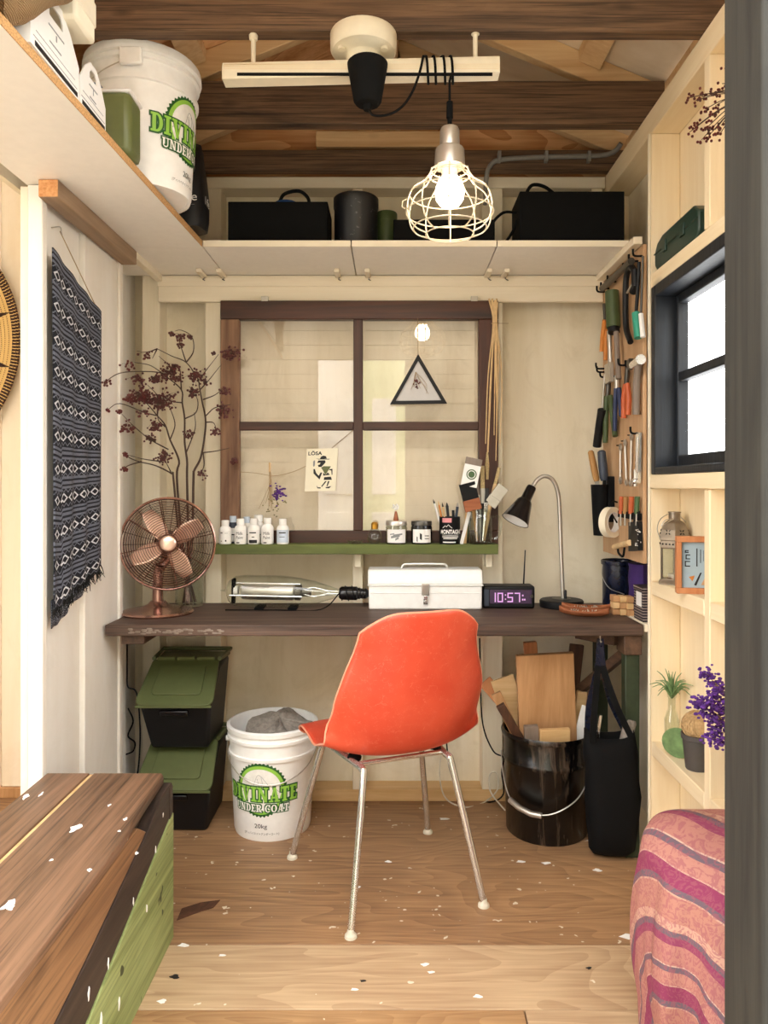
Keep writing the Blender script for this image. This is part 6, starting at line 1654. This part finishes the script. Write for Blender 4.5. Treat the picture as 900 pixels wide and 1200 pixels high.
obj('stems', q, M['twine'], st, world=True); obj('florets', fl_, M['purple_flower'], st, world=True)['kind'] = 'stuff'
# dark green metal case on the window header
gc = thing('metal_case', 'dark green metal case lying above the window', 'case', (.862, 2.18, 1.867))
poly = [(2.025,0),(2.325,0),(2.345,.02),(2.345,.062),(2.325,.085),(2.28,.098),(2.045,.098),(2.012,.075),(2.008,.02)]
obj('case_body', MB().prism(poly, .818, .900, lambda u, v, w_: Vector((w_, u, 1.867+v))), M['dark_green_metal'], gc, world=True, bevel=.006)
obj('seam', MB().tube([Vector((.8165,2.012,1.922)), Vector((.8165,2.344,1.922))], .002, 5), M['dark_green_metal'], gc, world=True)
obj('clasp', MB().box(.812,.819,2.10,2.13,1.905,1.94), M['dark_green_metal'], gc, world=True, bevel=.002)
obj('clasp', MB().box(.812,.819,2.24,2.27,1.905,1.94), M['dark_green_metal'], gc, world=True, bevel=.002)
# berry sprig high in the near bay
bs = thing('berry_sprig', 'sprig of dark red berries pinned to the pine stud', 'branch', (.815, 1.74, 2.10))
q = MB(); be_ = MB(); random.seed(31); s0 = Vector((.816, 1.70, 2.09))
for (x, y, n_) in [(806,115,4),(815,118,7),(822,114,8),(831,110,7),(842,108,7),(826,128,7),(838,124,6),(835,136,8),(816,148,9),(828,150,9),(838,152,10),(845,147,8),(808,155,4),(822,164,5),(830,160,6),(846,98,2),(849,80,2),(843,158,6)]:
    e = at(x, y, 1.74 + random.gauss(0,.012)); m_ = s0.lerp(e,.55) + Vector((0,0,.008))
    q.tube(smooth_path([s0, m_, e], 4), [.0014]*4+[.0011]*4+[.0008], 4)
    for k in range(n_):
        c = e + Vector((random.gauss(0,.006), random.gauss(0,.006), random.gauss(0,.006))); be_.sph(c, .0034, (1,1,1), 6, 5)
obj('stem', q, M['twig'], bs, world=True); obj('berries', be_, M['berry'], bs, world=True)['kind'] = 'stuff'

# ---------------------------------------------------------------- shawl draped on a low seat by the post
sw = thing('shawl', 'pink and salmon paisley shawl draped over a low seat beside the dark post', 'shawl', (.68, 1.55, 0))
def shawl_pt(u, v):
    a = 2*PI*u
    if v < .34:
        s = v/.34; rr = math.sin(s*PI/2); z = .505 - .09*(1-math.cos(s*PI/2))
    else:
        s = (v-.34)/.66; rr = 1 + .10*math.sin(PI*min(1, s*1.25)) - .10*s**2; z = .415 - .413*s
    fold = 0 if v < .22 else ((v-.22)/.78)**.8
    tw_ = a + .5*(.5-z)
    f_ = 1 + fold*(.12*math.sin(7*tw_+.6+1.5*math.sin(2*a)) + .06*math.sin(13*tw_+2+5*z) + .02*math.sin(29*tw_))
    x = .680 + .150*rr*f_*math.cos(a); y = 1.55 + .20*rr*f_*math.sin(a)
    return Vector((min(x, .799), y, z + .012*math.sin(3*a)*rr*(1-fold)))
mb = MB(); mb.grid(shawl_pt, 150, 70)
mb.uv = []
for j in range(71):
    for i in range(151):
        a = 2*PI*i/150; v = j/70; rho = .17*v/.34 if v < .34 else .17 + .44*(v-.34)/.66
        mb.uv.append((1 + rho*math.cos(a), 1 + rho*math.sin(a)))
obj('cloth', mb, M['shawl'], sw, world=True, solid=.004, sharp=80)

# ---------------------------------------------------------------- back shelf: cases, drum, cables
def case(label, px0, px1, py, Y, depth, tilt=0, m=None):
    a = at(px0, py, Y); b = at(px1, py, Y)
    t = thing('black_case', label, 'case', ((a.x+b.x)/2, Y+depth/2, ZS))
    hw = (b.x-a.x)/2; h = a.z - ZS
    obj('case_body', B(-hw, hw, -depth/2, depth/2, 0, h), m or M['black_matte'], t, bevel=.003)
    obj('front_panel', B(-hw+.004, hw-.004, -depth/2-.002, -depth/2+.001, .004, h-.004), M['black_matte'], t, bevel=.001)
    return t, hw, h
t, hw, h = case('wide black case with blue bundle on top, on the back shelf', 267, 384, 236, 2.58, .17)
t2 = thing('blue_bundle', 'blue cloth bundle with black cable on the wide black case', 'cloth', (at(335,236,2.66).x, 2.66, ZS+h))
obj('bundle', MB().sph((0,0,.012), .05, (1.0,.8,.42), 14, 8), M['blue'], t2)
obj('cable_loop', MB().tube(smooth_path([(-.02,-.02,.02),(.0,-.03,.045),(.05,-.03,.055),(.08,-.02,.035),(.085,-.01,.006)], 5), .006, 8), M['black_matte'], t2)
dr = thing('dark_drum', 'dark speckled metal drum on the back shelf', 'drum', (at(417,286,2.66).x, 2.67, ZS))
hz = at(417, 224, 2.60).z - ZS
obj('drum_body', MB().lathe([(0,0),(.074,0),(.077,.004),(.077,hz-.04),(.080,hz-.036),(.080,hz-.004),(.076,hz),(0,hz)], 36), M['speckle'], dr)
t3 = thing('olive_tin', 'olive green tin between drum and low black case', 'tin', (at(453,286,2.70).x, 2.72, ZS))
hz = at(453, 246, 2.68).z - ZS
obj('tin_body', MB().lathe([(0,0),(.036,0),(.037,.003),(.037,hz-.02),(.035,hz-.004),(0,hz)], 24), M['green_grip'], t3)
obj('tin_lid', MB().lathe([(.0375,hz-.03),(.0385,hz-.03),(.0385,hz-.002),(.036,hz+.002),(0,hz+.002),(0,hz-.004)], 24), M['green_grip'], t3)
t, hw, h = case('low long black case behind the cage lamp', 461, 580, 257, 2.60, .16)
t, hw, h = case('large black case with loose cable on the back shelf', 609, 732, 224, 2.58, .17, .02)
obj('cable', MB().tube(smooth_path([(-hw+.03,.02,h-.01),(-hw+.04,.01,h+.03),(-hw+.06,0,h+.055),(-hw+.10,-.01,h+.045),(-hw+.14,-.015,h+.012),(-hw+.15,-.02,h-.002)], 5), .006, 8), M['black_matte'], t)
obj('cable', MB().tube(smooth_path([(-hw+.0,-.02,h-.05),(-hw-.05,-.03,h-.055),(-hw-.09,-.03,h-.10),(-hw-.085,-.03,h-.155),(-hw-.05,-.03,h-.165),(-hw-.015,-.03,h-.12),(-hw+.0,-.03,h-.08)], 6), .005, 8), M['black_matte'], t)
cdn = thing('conduit', 'grey cable conduit bending along the rear beam', 'conduit', at(640, 185, 2.80))
obj('pipe', MB().tube(smooth_path([at(569,224,2.845), at(570,208,2.808), at(574,195,2.805), at(588,187,2.803), at(640,184,2.803), at(690,183,2.803), at(712,181,2.80), at(722,176,2.79), at(728,168,2.77)], 6), .009, 10), M['grey_pvc'], cdn, world=True)
for x in (585, 640, 690): obj('saddle', MB().box(at(x,184,2.803).x-.006, at(x,184,2.803).x+.006, 2.79, 2.8155, at(x,190,2.803).z, at(x,178,2.803).z), M['grey_pvc'], cdn, world=True, bevel=.001)
obj('down_pipe', MB().tube([at(569,222,2.848), at(568.5,240,2.85)], .008, 8), M['grey_pvc'], cdn, world=True)

# ---------------------------------------------------------------- left high shelf
bk = thing('compost_bag', 'black paper sack with white lettering on the shelf corner', 'sack', (-.675, 2.41, ZS))
loops = []
for z, hx, hy in ((0,.075,.055),(.03,.082,.065),(.10,.080,.068),(.18,.074,.06),(.25,.066,.04),(.27,.062,.025)):
    loops.append([Vector((hx*abs(math.cos(a))**.6*(1 if math.cos(a) > 0 else -1) + .003*math.sin(5*a+z*60), hy*abs(math.sin(a))**.7*(1 if math.sin(a) > 0 else -1) + .003*math.cos(4*a+z*50), z)) for a in [2*PI*k/28 for k in range(28)]])
obj('sack_body', MB().loft(loops), M['black_plastic'], bk, sharp=60)
q = MB()
put_text(q, 'I fe', lambda u, v: Vector((.0838, -.012+u, .085+v)), .05, .026)
obj('lettering', q, M['card'], bk, normals=False)
q = MB(); put_text(q, 'I fe', lambda u, v: Vector((.040+u, -.0685, .085+v)), .05, .026)
obj('lettering', q, M['card'], bk, normals=False)
q = MB()
for k, (z, h_) in enumerate(((.150,.014),(.185,.010),(.215,.016),(.060,.004))):
    for j in range(3): q.box(.02+.014*j, .02+.014*j+(.003 if k < 3 else .009), -.0690+.01*(k == 2), -.0670+.01*(k == 2), z, z+h_-.002*j)
obj('fine_print', q, M['card'], bk, normals=False)['kind'] = 'stuff'
gb_ = thing('olive_container', 'olive green plastic container with pale lid before the shelf pail', 'container', (-.70, 1.89, ZS))
rr_ = [(-.055,-.045),(.055,-.045),(.055,.045),(-.055,.045)]
obj('container_body', B(-.055,.055,-.045,.045,0,.155), M['olive'], gb_, bevel=.016)
obj('container_lid', B(-.057,.057,-.047,.047,.150,.160), M['card'], gb_, bevel=.012)
obj('spout_cap', MB().lathe([(0,.158),(.02,.158),(.022,.162),(.022,.182),(.018,.188),(0,.189)], 18, (-.05,0,0)), M['teal_dark'], gb_)
def carrier(label, y0, y1, h, zlow):
    t = thing('bottle_carrier', label, 'carrier', (-.72, (y0+y1)/2, ZS), 0, 'cardboard bottle carriers on the shelf')
    L = y1-y0; x0, x1 = -.785, -.668
    def side(x, dx):
        mb = MB(); out = [(0,0),(L,0),(L,zlow),(L*.80,h*.82),(L*.62,h),(L*.38,h),(L*.20,h*.82),(0,zlow)]
        hole = [(L*.36,h*.70),(L*.36,h*.80),(L*.42,h*.88),(L*.58,h*.88),(L*.64,h*.80),(L*.64,h*.70)]
        # outline with hole as a strip of quads
        import itertools
        n = 40; O = []; I = []
        cx, cz = L*.5, h*.79
        def hit(poly, ang):
            d = (math.cos(ang), math.sin(ang)); best = 0
            for (ax, az), (bx, bz) in zip(poly, poly[1:]+poly[:1]):
                ex, ez = bx-ax, bz-az; den = d[0]*ez - d[1]*ex
                if abs(den) < 1e-9: continue
                tt = ((ax-cx)*ez - (az-cz)*ex)/den; ss = ((ax-cx)*d[1] - (az-cz)*d[0])/den
                if tt > 0 and -1e-6 <= ss <= 1+1e-6: best = max(best, tt)
            return (cx+d[0]*best, cz+d[1]*best)
        angs = sorted([2*PI*k/n for k in range(n)] + [math.atan2(z-cz, y-cx) % (2*PI) for y, z in out])
        for a_ in angs: O.append(hit(out, a_)); I.append(hit(hole, a_))
        m = len(angs); vs = []
        for xx in (x, x+dx):
            vs += [Vector((xx, y0+y, ZS+z)) for y, z in O] + [Vector((xx, y0+y, ZS+z)) for y, z in I]
        fs = []
        for k in range(m):
            j = (k+1) % m
            fs += [(k, j, m+j, m+k), (2*m+k, 3*m+k, 3*m+j, 2*m+j), (k, 2*m+k, 2*m+j, j), (m+k, m+j, 3*m+j, 3*m+k)]
        return mb.add(vs, fs)
    s1 = obj('side_panel', side(x1, -.003), M['card'], t, world=True)
    obj('side_panel', side(x0, .003), M['card'], t, world=True)
    obj('tray', MB().box(x0+.004, x1-.004, y0+.002, y1-.002, ZS, ZS+.004), M['card'], t, world=True)
    for y in (y0, y1-.003): obj('end_panel', MB().box(x0+.003, x1-.003, y, y+.003, ZS, ZS+zlow), M['card'], t, world=True)
    q = MB()
    for f0, f1, z0, z1 in ((.05,.95,.020,.0212),(.1,.9,.034,.035)):
        q.box(x1-.0002, x1+.0006, y0+L*f0, y0+L*f1, ZS+z0, ZS+z1)
    for f0, f1, z0 in ((.34,.66,.55),(.49,.51,.44),(.36,.60,.33)):
        q.box(x1-.0002, x1+.0006, y0+L*f0, y0+L*f1, ZS+h*z0, ZS+h*z0+(.003 if f1-f0 > .1 else .012))
    obj('fine_print', q, M['ink_grey'], s1, world=True, normals=False)
    obj('dark_band', MB().box(x1-.0002, x1+.0006, y0+L*.08, y0+L*.96, ZS+.004, ZS+.014), M['ink'], s1, world=True)
carrier('white cardboard bottle carrier beside the burlap sack', 1.385, 1.600, .142, .070)
carrier('white cardboard bottle carrier beside the olive container', 1.605, 1.748, .118, .058)
pb_ = thing('paper_box', 'cream paper box resting on the bottle carriers', 'box', (-.67, 1.57, ZS+.130))
obj('box_body', B(-.70, -.640, 1.52, 1.62, ZS+.130, ZS+.42), M['paper'], pb_, world=True, bevel=.008)
obj('box_band', B(-.702, -.638, 1.518, 1.622, ZS+.165, ZS+.22), M['cream_plastic'], pb_, world=True, bevel=.006)
bu = thing('burlap_sack', 'folded burlap coffee sack on the high shelf', 'sack', (-.80, 1.18, ZS))
def burl(u, v):
    a = 2*PI*u; ph = PI/2*v
    c = Vector((-.79, 1.20, ZS)); rx, ry, rz = .135, .165, .20
    ca = math.copysign(abs(math.cos(a))**.7, math.cos(a)); sa = math.copysign(abs(math.sin(a))**.7, math.sin(a))
    k = math.cos(ph)**.5 if v < .999 else 0
    return c + Vector((rx*ca*k, ry*sa*k, .002 + rz*math.sin(ph)**.8*(1+.07*math.sin(3*a+1)+.04*math.sin(7*a)))) + Vector((.006*math.sin(9*a+6*v), 0, 0))
obj('sack_body', MB().grid(burl, 56, 20), M['burlap'], bu, world=True, sharp=80)
pth = smooth_path([(-.74,1.10,ZS+.07),(-.735,1.22,ZS+.062),(-.72,1.30,ZS+.062),(-.69,1.355,ZS+.09),(-.665,1.40,ZS+.14),(-.655,1.45,ZS+.20),(-.66,1.49,ZS+.27)], 6)
obj('fold', MB().tube(pth, [.062+.006*math.sin(i*.5) for i in range(len(pth))], 14), M['burlap'], bu, world=True, sharp=70)
obj('fold', MB().tube(smooth_path([(-.70,1.20,ZS+.055),(-.70,1.30,ZS+.05),(-.71,1.345,ZS+.05)], 6), [.05]*13, 14), M['burlap'], bu, world=True, sharp=70)

# ---------------------------------------------------------------- cords
def cordo(label, m, pts, r=.0028):
    o = obj('power_cord', MB().tube(smooth_path(pts, 6), r, 7), m); tag(o, label, 'cord', 'loose cords'); return o
cordo('white cord looping on the floor beside the black bucket', M['white_cord'], [at(520,868,2.84), at(515,905,2.83), at(522,935,2.80), onfloor(545,947,.004), onfloor(568,941,.004), at(583,925,2.76), at(582,906,2.80), at(574,908,2.82), at(575,928,2.79), onfloor(592,951,.004)])
cordo('black cord hanging behind the orange chair to the floor', M['black_matte'], [at(562,748,2.84), at(563,800,2.845), at(566,850,2.84), at(578,880,2.82), at(590,888,2.80), at(588,905,2.81), at(590,930,2.79), onfloor(575,941,.004), onfloor(545,938,.004), at(528,905,2.84), at(523,868,2.85)])
cordo('black cord hanging beside the green-lidded bins', M['black_matte'], [at(149,752,2.62), at(149,790,2.60), at(150,805,2.59), at(160,812,2.585), at(164,850,2.575), at(163,890,2.575), at(158,930,2.57)])
cordo('black cord coiled against the set-back boards by the bins', M['black_matte'], [at(150,830,2.66), at(156,845,2.64), at(150,862,2.64), at(158,870,2.62), at(156,880,2.62), at(148,884,2.64)])
